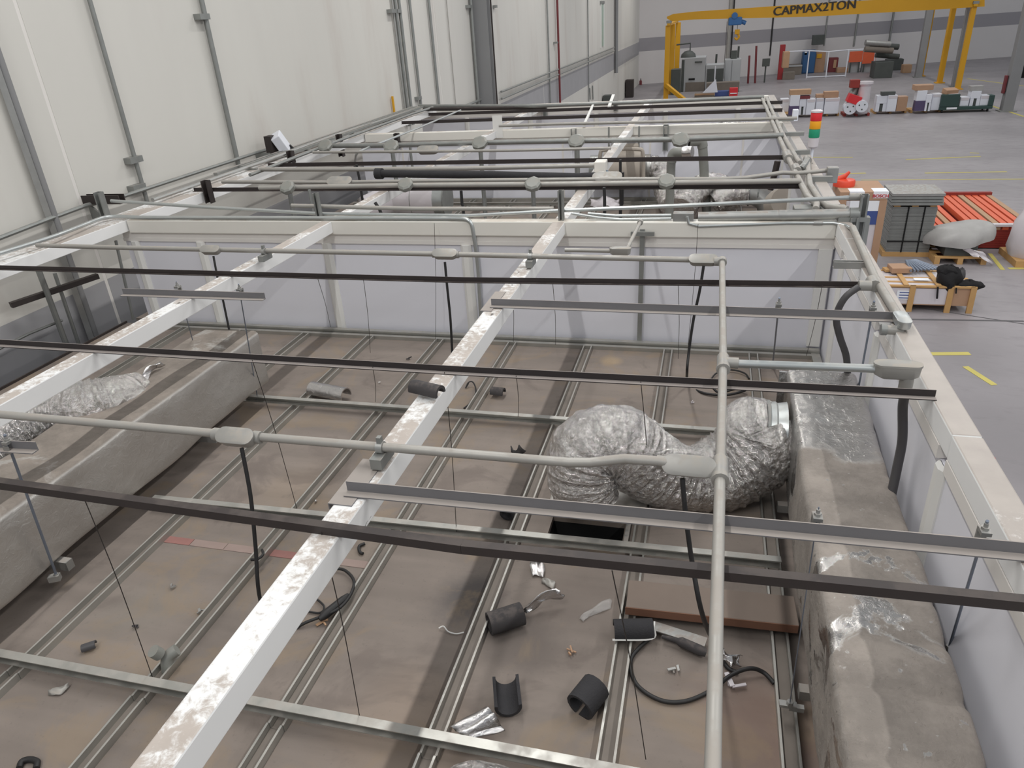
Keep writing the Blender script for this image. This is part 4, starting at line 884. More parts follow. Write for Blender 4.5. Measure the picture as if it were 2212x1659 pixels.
tag(MB().bar(br+V((-.2, -.32, -.02)), br+V((.1, .35, .02)), .05, .045).build('strut_rail', 'dark'), 'dark slotted rail across the pipes below the hall-side edge beam', 'bracket')
tag(MB().tube([xp(-30, 768, -5.5), xp(60, 722, -5.5), xp(134, 692, -5.5)], .012, 6).build('rail_rod', 'galv_dark'), 'thin level rod before the grey wall band beneath the edge beam', 'rod')

# ------------------------------------------------------------------ conduits over the middle and rear bays
def oct_box(parent, p, r, h=.06, axis=(0, -.6, .8)):
    return MB().lathe([(r*.8, -h*.6), (r, -h*.3), (r, h*.3), (r*.75, h*.5)], p, axis, 8).build('eight_sided_box', 'pipe_grey', parent)
ZM = ZT+.06
def cross_run(label, pts, r, m='conduit', octs=(), bodies=(), z=ZM, oct_r=.075):
    P_ = [zp(px, py, z) for px, py in pts]
    t_ = conduit(label, P_, r, m, bodies=[(zp(px, py, z), X_, dict(L=.26, wd=.1, h=.06, up=(0, -.6, .8))) for px, py in bodies])
    for px, py in octs: oct_box(t_, zp(px, py, z+.01), oct_r)
    return t_
cross_run('pale conduit with eight-sided boxes right above the first black bar of the middle bay', [(560, 406), (880, 400), (1160, 398), (1730, 391)], .022, 'conduit', octs=((621, 405), (876, 399), (1151, 398), (1440, 392)))
cross_run('conduit behind the boxed one, two oval boxes, bending up at its aisle end', [(480, 393), (735, 394), (900, 391), (1300, 387), (1560, 387), (1612, 384), (1690, 373), (1722, 374), (1790, 368)], .018, 'conduit', bodies=((735, 394), (1312, 385)))
cross_run('grey conduit with pale sleeve ending at a small box on the middle beam', [(562, 366), (720, 366), (1000, 364), (1290, 357)], .022, 'conduit', bodies=())
cross_run('thin conduit with one oval box crossing the middle bay', [(676, 329), (925, 327), (1100, 325), (1320, 320)], .016, 'conduit', bodies=((925, 325),))
cross_run('fat grey conduit with round boxes near the middle partition', [(702, 315), (845, 314), (1035, 308), (1245, 304), (1470, 301), (1692, 292)], .03, 'galv_dark', octs=((703, 315), (845, 316), (1036, 309), (1245, 305), (1470, 302)), oct_r=.1)
cross_run('slim conduit crossing the rear bay before the middle partition beam', [(1078, 272), (1200, 268), (1500, 261), (1722, 255)], .02, 'conduit')
cross_run('grey pipe along the top of the end partition', [(905, 229), (1160, 229), (1400, 220), (1650, 209)], .03, 'galv_dark', z=ZT+.06)
cross_run('second dark pipe along the end partition top, hall side', [(915, 236), (1010, 235), (1180, 232)], .03, 'dark', z=ZT+.03)
t_ = thing('insulated_pipe', 'thick black foam-covered pipe with a blunt end over the middle bay', 'pipe', zp(1000, 376, ZM))
MB().tube([zp(812, 375, ZM), zp(826, 375, ZM)], .055, 12).build('foam_end', 'foam', t_, smooth=.7)
MB().tube([zp(824, 375, ZM), zp(1060, 378, ZM), zp(1250, 383, ZM), zp(1300, 380, ZM)], .038, 12).build('foam_sleeve', 'foam', t_, smooth=.7)
q = zp(1298, 358, ZT+.05)
tag(MB().obox(q, .11, .16, .1).build('junction_box', 'beam_cream', bevel=.008), 'small pale box on the middle beam where the grey conduit ends', 'electrical box')
tag(MB().tube(arc([zp(1303, 367, ZT), zp(1316, 378, ZT-.05), zp(1322, 388, ZT-.1), zp(1340, 380, ZT-.1)], 6), .022, 8).build('blue_hose', 'bluehose', smooth=.7), 'short blue flexible line below the pale box on the middle beam', 'hose')
tag(MB().bar(zp(1283, 223, ZT+.04), zp(1262, 270, ZT+.04), .035, .03).build('flat_bar', 'white'), 'thin white bar slanting between two black bars of the rear bay', 'bar')
tag(MB().bar(zp(1325, 205, ZT+.1), zp(1316, 230, ZT+.05), .05, .02).build('flat_bar', 'white'), 'short white stub upright at the end partition', 'bar')
for k, (px, pt, pb, y, m, lab) in enumerate([(1240, 278, 322, YW2-.03, 'galv_dark', 'strut post on the middle partition between the two inner beams'), (1437, 270, 326, YW2-.03, 'galv_dark', 'strut post on the middle partition above the plastic pipes'), (1160, 388, 0, 0, '', ''),
        (455, 390, 438, 6.4, 'dark', 'dark strut post at the hall-side beam of the middle bay, beside the black bar end'), (631, 326, 352, 8.1, 'dark', 'dark strut post at the hall-side beam beyond the lamp bracket'), (739, 290, 338, 9.6, 'dark', 'dark strut post on the hall-side beam close to the middle partition'),
        (860, 288, 320, YW2-.05, 'dark', 'short dark strut post on the middle partition, hall side'), (1178, 228, 252, YW3-.05, 'galv_dark', 'strut post on the end partition between inner beams'), (1330, 218, 240, YW3-.05, 'galv_dark', 'strut post on the end partition before the crane')]):
    if m: up_post(lab, px, pt, pb, y, .07, m)
for top, bot, y, lab, r in (((847, 322), (853, 392), 9.3, 'pipe dropping from the round box by the hall-side beam', .03), ((1037, 314), (1043, 345), 9.4, 'pipe dropping from the middle round box', .03), ((1246, 310), (1249, 372), 9.5, 'pipe dropping from the round box before the inline fan', .035), ((1151, 402), (1151, 450), 6.9, 'pipe dropping from the eight-sided box between the inner beams', .022),
        ((885, 312), (900, 352), 10.0, 'thin upright on the middle partition beside the oval box', .02), ((1043, 402), (1046, 450), 6.8, 'thin bright rod left of the dropping pipe in the middle bay', .014), ((625, 412), (630, 440), 6.6, 'pipe dropping from the first eight-sided box by the hall wall', .025), ((668, 410), (690, 470), 6.2, 'thin dark cord dropping by the hall-side post of the partition', .014)):
    a = yp(*top, y); b = V((a.x, a.y, ZD))
    tag(MB().cyl(b, a, r, 8).build('drop_pipe', 'galv_dark', smooth=.7), lab, 'pipe')
for pts, y, lab in ((((1340, 345), (1340, 392), (1341, 440)), 7.6, 'black cable hanging under the inline fan'), (((1345, 372), (1344, 440), (1340, 448)), 7.5, 'second black cable beside it, with a dark plug'), (((1305, 405), (1306, 428)), 7.2, 'short black cable beside the fan cables'), (((996, 412), (998, 440), (1000, 446)), 7.2, 'black cable with plug hanging past the round duct end'), (((810, 437), (820, 452), (826, 470)), 6.3, 'black cable under the hall-side inner beam, middle bay'), (((770, 355), (778, 395), (782, 425)), 7.5, 'thin black cable down the partition near the hall wall')):
    y = zp(*pts[0], ZM).y; P_ = [yp(px, py, y) for px, py in pts]
    P_.append(V((P_[-1].x, y, ZD+.01)))
    tag(MB().tube(P_, .014, 6).build('cable', 'rubber'), lab, 'cable')

# ------------------------------------------------------------------ contents of the middle bay
c_ = zp(900, 432, 2.98); R_d = .21
t_ = thing('round_duct', 'round dust-wrapped duct lying across the middle bay, steel collar at its end', 'duct', c_-V((0, 0, .3)))
a, b = zp(845, 431, 2.98), zp(945, 430, 2.98); b.y = a.y; b.z = a.z
MB().tube([a+V((-.25, -.3, -.05)), a, a.lerp(b, .5), b], R_d, 26, radii=[.16, .2, .21, .21]).build('wrapped_sleeve', 'film', t_, smooth=.7)
MB().tube([b+V((-.0, 0, 0)), b+V((.13, 0, 0))], R_d*.98, 26).build('steel_collar', 'conduit_new', t_, smooth=.7)
MB().tube([b+V((.13, 0, 0)), b+V((.15, 0, 0))], R_d*1.04, 26).build('end_ring', 'galv_dark', t_, smooth=.7)
MB().box(a.x, b.x, a.y-.03, a.y+.03, ZD+.04, a.z-R_d+.01).build('support', 'galv', t_)
for dx in (.3, .75): MB().tube([b+V((-dx, 0, 0)), b+V((-dx-.01, 0, 0))], R_d*1.015, 26).build('strap', 'galv', t_)
c_ = zp(1347, 362, 3.12); k_ = ppm(c_)
t_ = thing('inline_fan', 'dusty beige inline fan with a rounded frame hung in the middle bay', 'fan', c_-V((0, 0, .35)))
MB().tube([c_+V((-.27, 0, 0)), c_+V((-.25, 0, 0)), c_+V((.24, 0, 0)), c_+V((.27, 0, 0))], .24, 24, radii=[.18, .26, .26, .18]).build('fan_body', 'fan', t_, smooth=.7)
MB().tube(arc([c_+V((-.29, -.24, -.1)), c_+V((-.28, -.26, .22)), c_+V((-.2, -.26, .28)), c_+V((.2, -.26, .28)), c_+V((.28, -.26, .22)), c_+V((.29, -.24, -.1))], 6), .025, 8).build('fan_frame', 'fan', t_, smooth=.7)
MB().tube([c_+V((-.45, 0, 0)), c_+V((-.26, 0, 0))], .17, 20).build('inlet_collar', 'conduit_new', t_, smooth=.7)
MB().tube([c_+V((.26, 0, .0)), c_+V((.36, 0, 0))], .17, 20).build('outlet_collar', 'galv', t_, smooth=.7)
for dx in (-.2, .2): MB().cyl(c_+V((dx, 0, .2)), V((c_.x+dx, c_.y, ZT+.02)), .012, 6).build('hanger_rod', 'galv_dark', t_)
MB().box(c_.x-.16, c_.x+.2, c_.y-.1, c_.y+.1, c_.z+.24, c_.z+.3).build('mount_plate', 'fan', t_)
f_ = c_+V((.36, 0, 0))
flex('flexible_foil_duct', 'foil flex duct leaving the inline fan and curving down', [f_, f_+V((.15, -.05, -.03)), zp(1432, 385, 3.0), zp(1442, 418, 2.88), zp(1452, 445, 2.8)], .15, seed=21, n=40, seg=22, pleat=.04, freq=85)
flex('flexible_foil_duct', 'foil flex duct arching behind the plastic pipe toward the aisle', [zp(1475, 450, 2.85), zp(1498, 418, 2.98), zp(1530, 400, 3.0), zp(1565, 412, 2.95), zp(1570, 440, 2.85)], .16, seed=22, n=40, seg=22, pleat=.04, freq=85)
flex('flexible_foil_duct', 'short foil flex duct joining the steel elbow on the aisle side', [zp(1545, 440, 2.85), zp(1578, 420, 2.95), zp(1612, 418, 2.95)], .13, seed=23, n=40, seg=22, pleat=.04, freq=85)
e_ = zp(1625, 420, 2.93)
t_ = thing('steel_elbow', 'galvanised segmented elbow at the end of the foil flex duct', 'duct', e_-V((0, 0, .3)))
MB().tube([e_+V((-.08, 0, .02)), e_+V((.06, 0, .0)), e_+V((.18, -.05, -.08)), e_+V((.24, -.1, -.28))], .14, 20).build('elbow_bend', 'galv', t_, smooth=.5)
for dx in (-.05, .05): MB().tube([e_+V((dx, 0, .01)), e_+V((dx+.015, 0, .01))], .148, 20).build('seam_ring', 'galv_dark', t_)
e_ = zp(1688, 440, 2.95); tag(MB().lathe([(.02, -.12), (.17, -.1), (.18, 0), (.16, .08)], e_, (.3, -.8, .4), 24).build('duct_cap', 'fan', smooth=.6), 'round duct end cap by the aisle-side panel of the middle bay', 'duct')
def pvc(label, top, bot, y, rpx, elbow):
    a, b = yp(*top, y), yp(*bot, y); r = rpx/2/ppm(a); b = V((b.x, y, ZD))
    t_ = thing('plastic_pipe', label, 'pipe', b)
    MB().tube([b, a], r, 16).build('pipe', 'pipe_grey', t_, smooth=.7)
    e = a+V((elbow[0], elbow[1], elbow[2])); MB().tube(arc([a, a+V((elbow[0]*.2, elbow[1]*.2, elbow[2]*.9)), e], 6), r*1.12, 16).build('elbow_bend', 'pipe_grey', t_, smooth=.7)
    return t_, e, r
t_, e, r = pvc('grey plastic pipe with a foil-banded elbow, standing before the flex ducts', (1450, 350), (1445, 460), 7.9, 19, (.12, -.04, .1))
MB().tube([e, e+V((.09, -.03, .01))], r*1.25, 16).build('foil_band', 'foil_clean', t_, smooth=.7)
t_, e, r = pvc('grey plastic pipe with an open dark elbow beside the aisle-side beam', (1518, 318), (1532, 390), 9.3, 20, (-.16, -.06, .08))
MB().tube([e+V((-.004, -.002, 0)), e+V((-.012, -.004, 0))], r*.95, 16).build('pipe_mouth', 'black', t_)
sheet('film_sheet', [[zp(1272, 432, ZD+.12), zp(1310, 424, ZD+.16), zp(1338, 432, ZD+.1)], [zp(1278, 446, ZD+.05), zp(1315, 446, ZD+.06), zp(1342, 446, ZD+.05)]], 12, 'film', 'crumpled pale film sheet on the middle bay boards', 'sheet', .02, 31)
flex('flexible_foil_duct', 'foil duct crown glinting just behind the middle partition beam', [V((-.35, 11.6, 3.2)), V((.1, 11.55, 3.32)), V((.5, 11.6, 3.3))], .17, seed=25, n=24, seg=12)
# conduits on the aisle-side beam, rear half
ZB = ZT+.03
conduit('twin conduit on the aisle-side beam, inner one, from the end partition to the front corner', [zp(1646, 213, ZB), zp(1703, 343, ZB), zp(1744, 424, ZB), zp(1764, 440, ZB), zp(1762, 452, ZB)], .024, 'conduit', collars=[(zp(1701, 338, ZB), Y_, .045, .3, 'fitting'), (zp(1720, 366, ZB), Y_, .04, .2, 'fitting')])
conduit('twin conduit on the aisle-side beam, outer one, curving to the front corner post', [zp(1656, 213, ZB), zp(1690, 290, ZB), zp(1722, 345, ZB), zp(1728, 352, ZB)], .024, 'conduit', collars=[(zp(1672, 258, ZB), Y_, .036, .3, 'galv')])
conduit('cream conduit bending along the aisle-side beam toward the corner post', [zp(1744, 340, ZB), zp(1746, 372, ZB), zp(1750, 400, ZB), zp(1768, 428, ZB), zp(1790, 446, ZB), zp(1830, 452, ZB)], .024, 'conduit', collars=[(zp(1744, 345, ZB), Y_, .035, .1)])
tag(MB().tube(arc([zp(1745, 344, ZB), zp(1738, 356, ZB+.02), zp(1730, 365, ZB)], 5), .03, 8).build('flexible_hose', 'galv_dark', smooth=.7), 'short dark flex link between conduits on the aisle-side beam', 'hose')
tag(MB().tube([zp(1680, 348, ZT), yp(1671, 385, zp(1680, 348, ZT).y), yp(1664, 410, zp(1680, 348, ZT).y)], .03, 8).build('flexible_hose', 'dark', smooth=.7), 'dark hose dropping inside the middle bay by the aisle-side panel', 'hose')
for px, py, lab in ((1700, 261, 'grey strut saddle on the aisle-side beam, rear bay'), (1730, 333, 'grey strut saddle on the aisle-side beam behind the signal tower'), (1775, 391, 'dark saddle at the end of the first black bar'), (1720, 293, 'small dark saddle on the aisle-side beam mid way')):
    p_ = zp(px, py, ZT); tag(MB().obox(p_+V((-.02, 0, .02)), .2, .06, .04).build('strut_saddle', 'galv_dark'), lab, 'bracket')
p_ = zp(1796, 385, ZT); tag(MB().obox(p_+V((.0, 0, .03)), .09, .07, .13).build('conduit_box', 'galv', bevel=.006), 'grey conduit box overhanging the aisle-side beam beside the orange lid', 'electrical box')
p_ = zp(1712, 254, ZT); tag(MB().obox(p_+V((.03, 0, .03)), .07, .1, .14).build('conduit_box', 'appliance', bevel=.006), 'pale conduit box on the aisle-side beam of the rear bay', 'electrical box')
p_ = zp(1770, 452, ZT-.02); tag(MB().obox(p_, .36, .14, .04).build('strut_saddle', 'galv_dark'), 'flat strut piece across the aisle-side beam behind the fat pipe', 'bracket')
# signal tower
TY = 8.0; tx = yp(1760, 280, TY).x; zq = lambda py: yp(1760, py, TY).z
tw = thing('signal_tower', 'red amber green signal tower on a thin pole at the aisle-side beam', 'signal light', (tx, TY, ZT-.05))
rt = 11.5/ppm((tx, TY, 4))
def ring(name, z0, z1, r, m): MB().lathe([(r*.97, z0), (r, z0+.004), (r, z1-.004), (r*.97, z1)], (tx, TY, 0), (0, 0, 1), 20).build(name, m, tw, smooth=.6)
MB().cyl((tx, TY, ZT-.1), (tx, TY, zq(318)), .014, 10).build('pole', 'appliance', tw, smooth=.6)
MB().box(.95, tx+.02, TY-.03, TY+.03, ZT-.09, ZT-.06).build('pole_bracket', 'galv', tw)
MB().lathe([(rt*.6, zq(320)), (rt*.95, zq(316)), (rt, zq(297))], (tx, TY, 0), (0, 0, 1), 20).build('tower_base', 'film', tw, smooth=.6)
ring('green_lens', zq(296.5), zq(278.5), rt, 'lamp_green'); ring('amber_lens', zq(278), zq(261), rt*1.02, 'lamp_amber'); ring('red_lens', zq(260.5), zq(243), rt*1.03, 'lamp_red')
MB().lathe([(rt*1.06, zq(242.5)), (rt*1.06, zq(239)), (rt*.7, zq(237))], (tx, TY, 0), (0, 0, 1), 20).build('tower_cap', 'film', tw, smooth=.6)
# ------------------------------------------------------------------ goods standing beside the partition on the hall floor
def gbox(px0, px1, pyb, pyt, z0=0.0, y=None):
    """x0, x1, y, z-top of a front face seen between those photo columns, standing at height z0"""
    a, b = zp(px0, pyb, z0), zp(px1, pyb, z0); y = (a.y+b.y)/2 if y is None else y
    p, q, t_ = yp(px0, pyb, y), yp(px1, pyb, y), yp((px0+px1)/2, pyt, y); return p.x, q.x, y, t_.z
# tall carton stack in stretch film
x1, yb = zp(1884, 604, 0).x, zp(1884, 604, 0).y
ztop = yp(1915, 414, yb).z; xr = (yp(1921, 414, yb).x+x1)/2; xl = yp(1815, 416, yb).x; xr = yp(1903, 500, yb).x+.0
xr = .5*(yp(1921, 414, yb).x + x1)
ts = thing('carton_stack', 'tall film-wrapped carton stack with cardboard corners close against the partition', 'carton', ((xl+xr)/2, yb, 0))
D_ = 1.0
MB().box(xl+.02, xr-.02, yb+.01, yb+D_, .14, ztop-.17).build('wrapped_load', 'film', ts, bevel=.02)
MB().box(xl, xr, yb, yb+D_, ztop-.165, ztop).build('top_carton', 'card', ts, bevel=.01)
for sx in (xl, xr-.12): MB().box(sx, sx+.13, yb-.012, yb+.1, .12, ztop-.16).build('corner_post', 'card', ts)
MB().box(xl+.2, xr-.12, yb-.004, yb+.02, ztop-.62, ztop-.36).build('printed_band', 'blueband', ts)
MB().box(xl+.2, xr-.12, yb-.006, yb+.018, ztop-.36, ztop-.17).build('film_flap', 'paper', ts)
MB().box(xl, xr, yb, yb+D_, 0.0, .13).build('pallet_base', 'wood', ts)
def text(body, name, m, p, size, parent, rz=0, tilt=0, sx=1.0, off=0.0, rx=math.pi/2):
    c = bpy.data.curves.new(name, 'FONT'); c.body = body; c.size = size; c.extrude = .004; c.align_x = 'CENTER'; c.align_y = 'CENTER'; c.resolution_u = 4
    tmp = bpy.data.objects.new('tmp', c); COL.objects.link(tmp); bpy.context.view_layer.update()
    me = bpy.data.meshes.new_from_object(tmp.evaluated_get(bpy.context.evaluated_depsgraph_get())); bpy.data.objects.remove(tmp); bpy.data.curves.remove(c)
    if off:      # heavier strokes: a second copy of each letter a little to the side
        vs = [tuple(v.co) for v in me.vertices]; fs = [tuple(f.vertices) for f in me.polygons]; n_ = len(vs); me2 = bpy.data.meshes.new(name)
        me2.from_pydata([(x-off, y, z) for x, y, z in vs]+[(x+off, y+off*.3, z+.002) for x, y, z in vs], [], fs+[tuple(i+n_ for i in f) for f in fs]); me = me2
    me.materials.clear(); me.materials.append(M[m]); o = bpy.data.objects.new(name, me); COL.objects.link(o)
    o.parent = parent; o.location = V(p)-WLOC[parent.name]; o.rotation_euler = (rx, tilt, rz); o.scale = (sx, 1, 1); return o
for k, fx in enumerate((.36, .86)):
    MB().box(xl+(xr-xl)*fx-.13, xl+(xr-xl)*fx+.13, yb-.006, yb+.3, ztop-.12, ztop+.004).build('white_label', 'paper', ts)
    text('BOSCH', 'lettering', 'redink', (xl+(xr-xl)*fx, yb-.012, ztop-.08), .085, ts, off=.002)
# orange red lid on the carton behind
bz = 2.35; pc = zp(1822, 402, ztop)
ld = thing('container_lid', 'orange-red round plastic cover with a spout, peeking up behind the tall carton stack', 'container', pc)
yl = yb+.55; cx, cz = yp(1823, 397, yl).x, yp(1824, 402, yl).z; rl = 22/ppm((cx, yl, cz)); ld.location = (cx, yl, cz); WLOC[ld.name] = V((cx, yl, cz))
MB().lathe([(rl, 0), (rl*1.02, .09), (rl*.93, .12), (rl*.4, .14), (.02, .145)], (cx, yl, ztop+.0), (0, 0, 1), 24).build('lid_body', 'lid', ld, smooth=.7)
MB().tube([V((cx-.12, yl, ztop+.12)), V((cx+.0, yl-.02, ztop+.19)), V((cx+.07, yl-.02, ztop+.27))], .04, 10, radii=[.06, .045, .025]).build('spout', 'lid', ld, smooth=.7)
# stacked grey shelf decks
a, b = zp(1902, 556, 0), zp(2003, 562, 0); y_ = (a.y+b.y)/2+.15; zt1 = yp(1975, 447, y_).z
xl, xr = yp(1916, 520, y_).x, yp(2012, 520, y_).x
sd = thing('shelf_deck_stack', 'tall stack of grey metal shelf decks bound with dark straps, a bigger pack on top', 'metal shelves', ((xl+xr)/2, y_, 0))
nd = 34
for k in range(nd):
    z0 = .1+(zt1-.1)*k/nd; rs = random.Random(k)
    MB().box(xl+rs.uniform(0, .012), xr-rs.uniform(0, .012), y_+rs.uniform(0, .012), y_+.8, z0, z0+(zt1-.1)/nd*.86).build('shelf_deck', 'galv_dark', sd)
for fx in (.36, .72): MB().box(xl+(xr-xl)*fx-.012, xl+(xr-xl)*fx+.012, y_-.012, y_+.01, .1, zt1).build('strap', 'black', sd)
MB().box(xl, xr, y_-.014, y_+.008, .32, .345).build('strap', 'black', sd)
for k in range(4):
    z0 = zt1+.05+k*.062; MB().box(xl-.07+.01*(k % 2), xr+.07-.012*(k % 3), y_-.08, y_+.82, z0, z0+.05).build('shelf_deck', ('galv_dark', 'galv')[k > 2], sd)
for fx in (.1, .5, .9): MB().box(xl+(xr-xl)*fx-.06, xl+(xr-xl)*fx+.06, y_, y_+.75, zt1, zt1+.05).build('spacer_block', 'wood', sd)
MB().box(xl-.05, xr+.05, y_, y_+.8, 0, .1).build('pallet_base', 'wood', sd)
# orange beam bundles
ybeam = zp(2180, 538, 0).y; zb_ = yp(2150, 485, ybeam).z; zbk = zp(2100, 414, zb_).y
def bundle(label, px0, px1, pyf, zt_, n, pxl=None):
    a, b = zp(px0, pyf, zt_), zp(px1, pyf, zt_); y0 = (a.y+b.y)/2; y1 = zp(2090, 420, zt_).y
    bt = thing('rack_beam_bundle', label, 'rack beams', ((a.x+b.x)/2, y0, 0)); wd = (b.x-a.x)/n
    for k in range(n):
        MB().box(a.x+wd*k+.006, a.x+wd*(k+.78), y0+.02, y1, zt_-.11, zt_-.004*(k % 3)).build('rack_beam', 'orange' if k % 4 != 3 else 'tan', bt)
    rows = 8; h = (zt_-.12)/rows
    for r in range(rows): MB().box(a.x+.01, b.x-.02, y0+.03, y1, .02+h*r, .02+h*(r+.93)).build('beam_layer', 'orange_dark', bt)
    MB().box(a.x, b.x-.03, y0-.02, y0+.1, zt_-.035, zt_+.015).build('film_edge', 'film', bt)
    MB().box(a.x, b.x-.03, y1-.06, y1+.05, zt_-.2, zt_+.06).build('end_rail', 'orange_dark', bt)
    return bt
zo = zp(2180, 540, 0); zt_ = yp(2160, 487, zo.y).z
bundle('big bundle of orange rack beams under film edging, by the right border', 2096, 2240, 486, zt_, 8)
bundle('lower narrow bundle of orange rack beams behind the grey tarpaulin heap', 2000, 2088, 493, zt_-.08, 5)
# tarp heap on a pallet
a, b = zp(2016, 572, 0), zp(2140, 580, 0)
th = thing('covered_heap', 'rounded grey tarpaulin heap on a pale pallet', 'tarpaulin heap', ((a.x+b.x)/2, a.y+.4, 0))
for k in range(3): MB().box(a.x+.02, b.x-.02, a.y+.05+.4*k, a.y+.15+.4*k, .12, .15).build('pallet_board', 'wood', th)
for k in range(3): MB().box(a.x+.02+(b.x-a.x-.14)*k/2, a.x+.12+(b.x-a.x-.14)*k/2, a.y+.05, a.y+.95, 0, .12).build('pallet_bearer', 'wood', th)
cx, cy = (a.x+b.x)/2, a.y+.55; rs = random.Random(5)
def dome(u, v):
    an = 2*math.pi*u; rr = math.sin(v*math.pi/2); zz = math.cos(v*math.pi/2)
    f = 1+.07*math.sin(3*an+1)+.04*math.sin(7*an+v*5)
    return V((cx+math.cos(an)*rr**.75*.66*f, cy+math.sin(an)*rr**.75*.52*f, .36+.36*zz**.8+.05*math.sin(an*2+.6)*rr+.1*rr*math.cos(an)+.025*abs(math.sin(an*2.5+v*4))*rr))
MB().grid(dome, 40, 14, closed_u=True).build('tarpaulin', 'tarp', th, smooth=True)
MB().box(a.x+.2, b.x-.2, a.y+.15, a.y+.9, .15, .45).build('covered_load', 'machine_dark', th)
sheet('plastic_wrap', [[V((b.x-.5, a.y+.08, .4)), V((b.x-.2, a.y+.0, .3)), V((b.x+.05, a.y-.02, .1))], [V((b.x-.45, a.y+.05, .25)), V((b.x-.2, a.y-.03, .18)), V((b.x+.08, a.y-.06, .02))]], 10, 'film', None, None, .02, 41, th)
# pale sack at the border
a = zp(2192, 578, 0)
sk = thing('bulk_sack', 'pale bulk sack on a pallet at the right border', 'sack', (a.x+.4, a.y+.4, 0))
MB().box(a.x, a.x+1.0, a.y, a.y+1, 0, .13).build('pallet_base', 'wood', sk)
MB().tube([V((a.x+.5, a.y+.5, .13)), V((a.x+.5, a.y+.5, .3)), V((a.x+.52, a.y+.5, .75)), V((a.x+.55, a.y+.52, 1.1)), V((a.x+.55, a.y+.52, 1.2))], .5, 18, radii=[.5, .56, .52, .36, .2], wob=lambda i, k: 1+.05*math.sin(k*2.1+i)).build('sack_body', 'film', sk, smooth=True)
# wooden crate
a, b = zp(1912, 672, 0), zp(2098, 677, 0); y0 = (a.y+b.y)/2; zt_ = yp(1990, 618, y0).z; y1 = zp(1990, 582, zt_).y
x0, x1 = a.x-.25, yp(2104, 640, y0).x
cr = thing('wooden_crate', 'long pale crate with timber battens, white label on its film-covered side', 'crate', ((x0+x1)/2, y0, 0))
MB().box(x0+.03, x1-.03, y0+.03, y1-.02, .12, zt_-.03).build('carton_body', 'card', cr)
MB().box(x0+.05, x1-.35, y0+.022, y0+.05, .14, zt_-.05).build('film_side', 'film', cr)
for px in (1912, 1969, 2052, 2101):
    xx = yp(px, 640, y0).x; MB().box(xx-.045, xx+.045, y0-.005, y0+.03, 0, zt_).build('batten', 'wood', cr)
for fy in (.0, .22, .47, .9): MB().box(x0, x1, y0+(y1-y0)*fy, y0+(y1-y0)*fy+.06, zt_-.03, zt_+.0).build('top_board', 'wood', cr)
for fx in (.3, .62): MB().box(x0+(x1-x0)*fx, x0+(x1-x0)*fx+.08, y0, y1, zt_, zt_+.02).build('cross_board', 'wood', cr)
MB().box(x0+.05, x1-.03, y0+.1, y1-.08, zt_-.028, zt_-.012).build('film_lid', 'film', cr)
l0, l1 = yp(1939, 628, y0), yp(1973, 648, y0)
MB().box(l0.x, l1.x, y0+.012, y0+.021, l1.z, l0.z).build('paper_label', 'paper', cr)
for k in range(3): MB().box(l0.x+.04, l1.x-.06, y0+.008, y0+.013, l0.z-.04-.05*k, l0.z-.025-.05*k).build('print_line', 'blueband', cr)
l0 = zp(1990, 606, zt_); MB().box(l0.x-.12, l0.x+.12, l0.y-.06, l0.y+.06, zt_+.021, zt_+.026).build('paper_label', 'paper', cr)
# tubes and carton on the crate, black jacket
y2 = y0+(y1-y0)*.72
tb = thing('tube_bundle', 'fan of thin grey metal tubes lying on the crate', 'metal tubes', zp(1990, 580, zt_+.1))
for k in range(9):
    p, q = zp(1957+k*2.5, 563-k*.2, zt_+.16), zp(1968+k*8, 586-k*.6, zt_+.07); MB().tube([p, q], .022, 8).build('metal_tube', 'bluesteel', tb, smooth=.7)
p = zp(1945, 578, zt_+.1); tag(MB().obox(p+V((0, .05, -.03)), .34, .3, .1, .1).build('flat_carton', 'card', bevel=.01), 'flat dusty carton under the grey tubes on the crate', 'carton')
p = zp(1918, 582, zt_+.03); tag(MB().obox(p, .14, .16, .05, .2).build('small_carton', 'wood', bevel=.006), 'small orange-tan carton on the crate beside the film stack', 'carton')
jk = thing('jacket', 'black jacket with a sleeve heaped over the end of the wooden crate', 'clothing', zp(2060, 610, zt_))
def blob(name, c, rx, ry, rz_, m, parent, seed, n=26):
    rs = random.Random(seed); ph = [rs.uniform(0, 6.28) for _ in range(6)]
    def fn(u, v):
        a = 2*math.pi*u; b = math.pi*(v-.5); f = 1+.1*math.sin(3*a+ph[0]+2*b)+.08*math.sin(5*a+ph[1])*math.cos(b)+.06*math.sin(7*b+4*a+ph[2])
        return c+V((math.cos(a)*math.cos(b)*rx*f, math.sin(a)*math.cos(b)*ry*f, math.sin(b)*rz_*f))
    return MB().grid(fn, n, n//2, closed_u=True).build(name, m, parent, smooth=True)
yj = y0+.2
blob('jacket_body', yp(2048, 604, yj), .19, .2, .24, 'cloth', jk, 3); blob('jacket_sleeve', yp(2092, 617, yj-.05), .22, .12, .1, 'cloth', jk, 4)
blob('jacket_collar', yp(2046, 584, yj), .15, .14, .1, 'cloth', jk, 5)
MB().tube([yp(2026, 620, y0-.03), yp(2024, 645, y0-.03)], .016, 6).build('hanging_strap', 'cloth', jk); MB().tube([yp(2066, 622, y0-.03), yp(2065, 634, y0-.03)], .012, 6).build('hanging_strap', 'cloth', jk)
blob('grey_lining', yp(2075, 594, yj), .07, .08, .13, 'hose', jk, 7, 16)

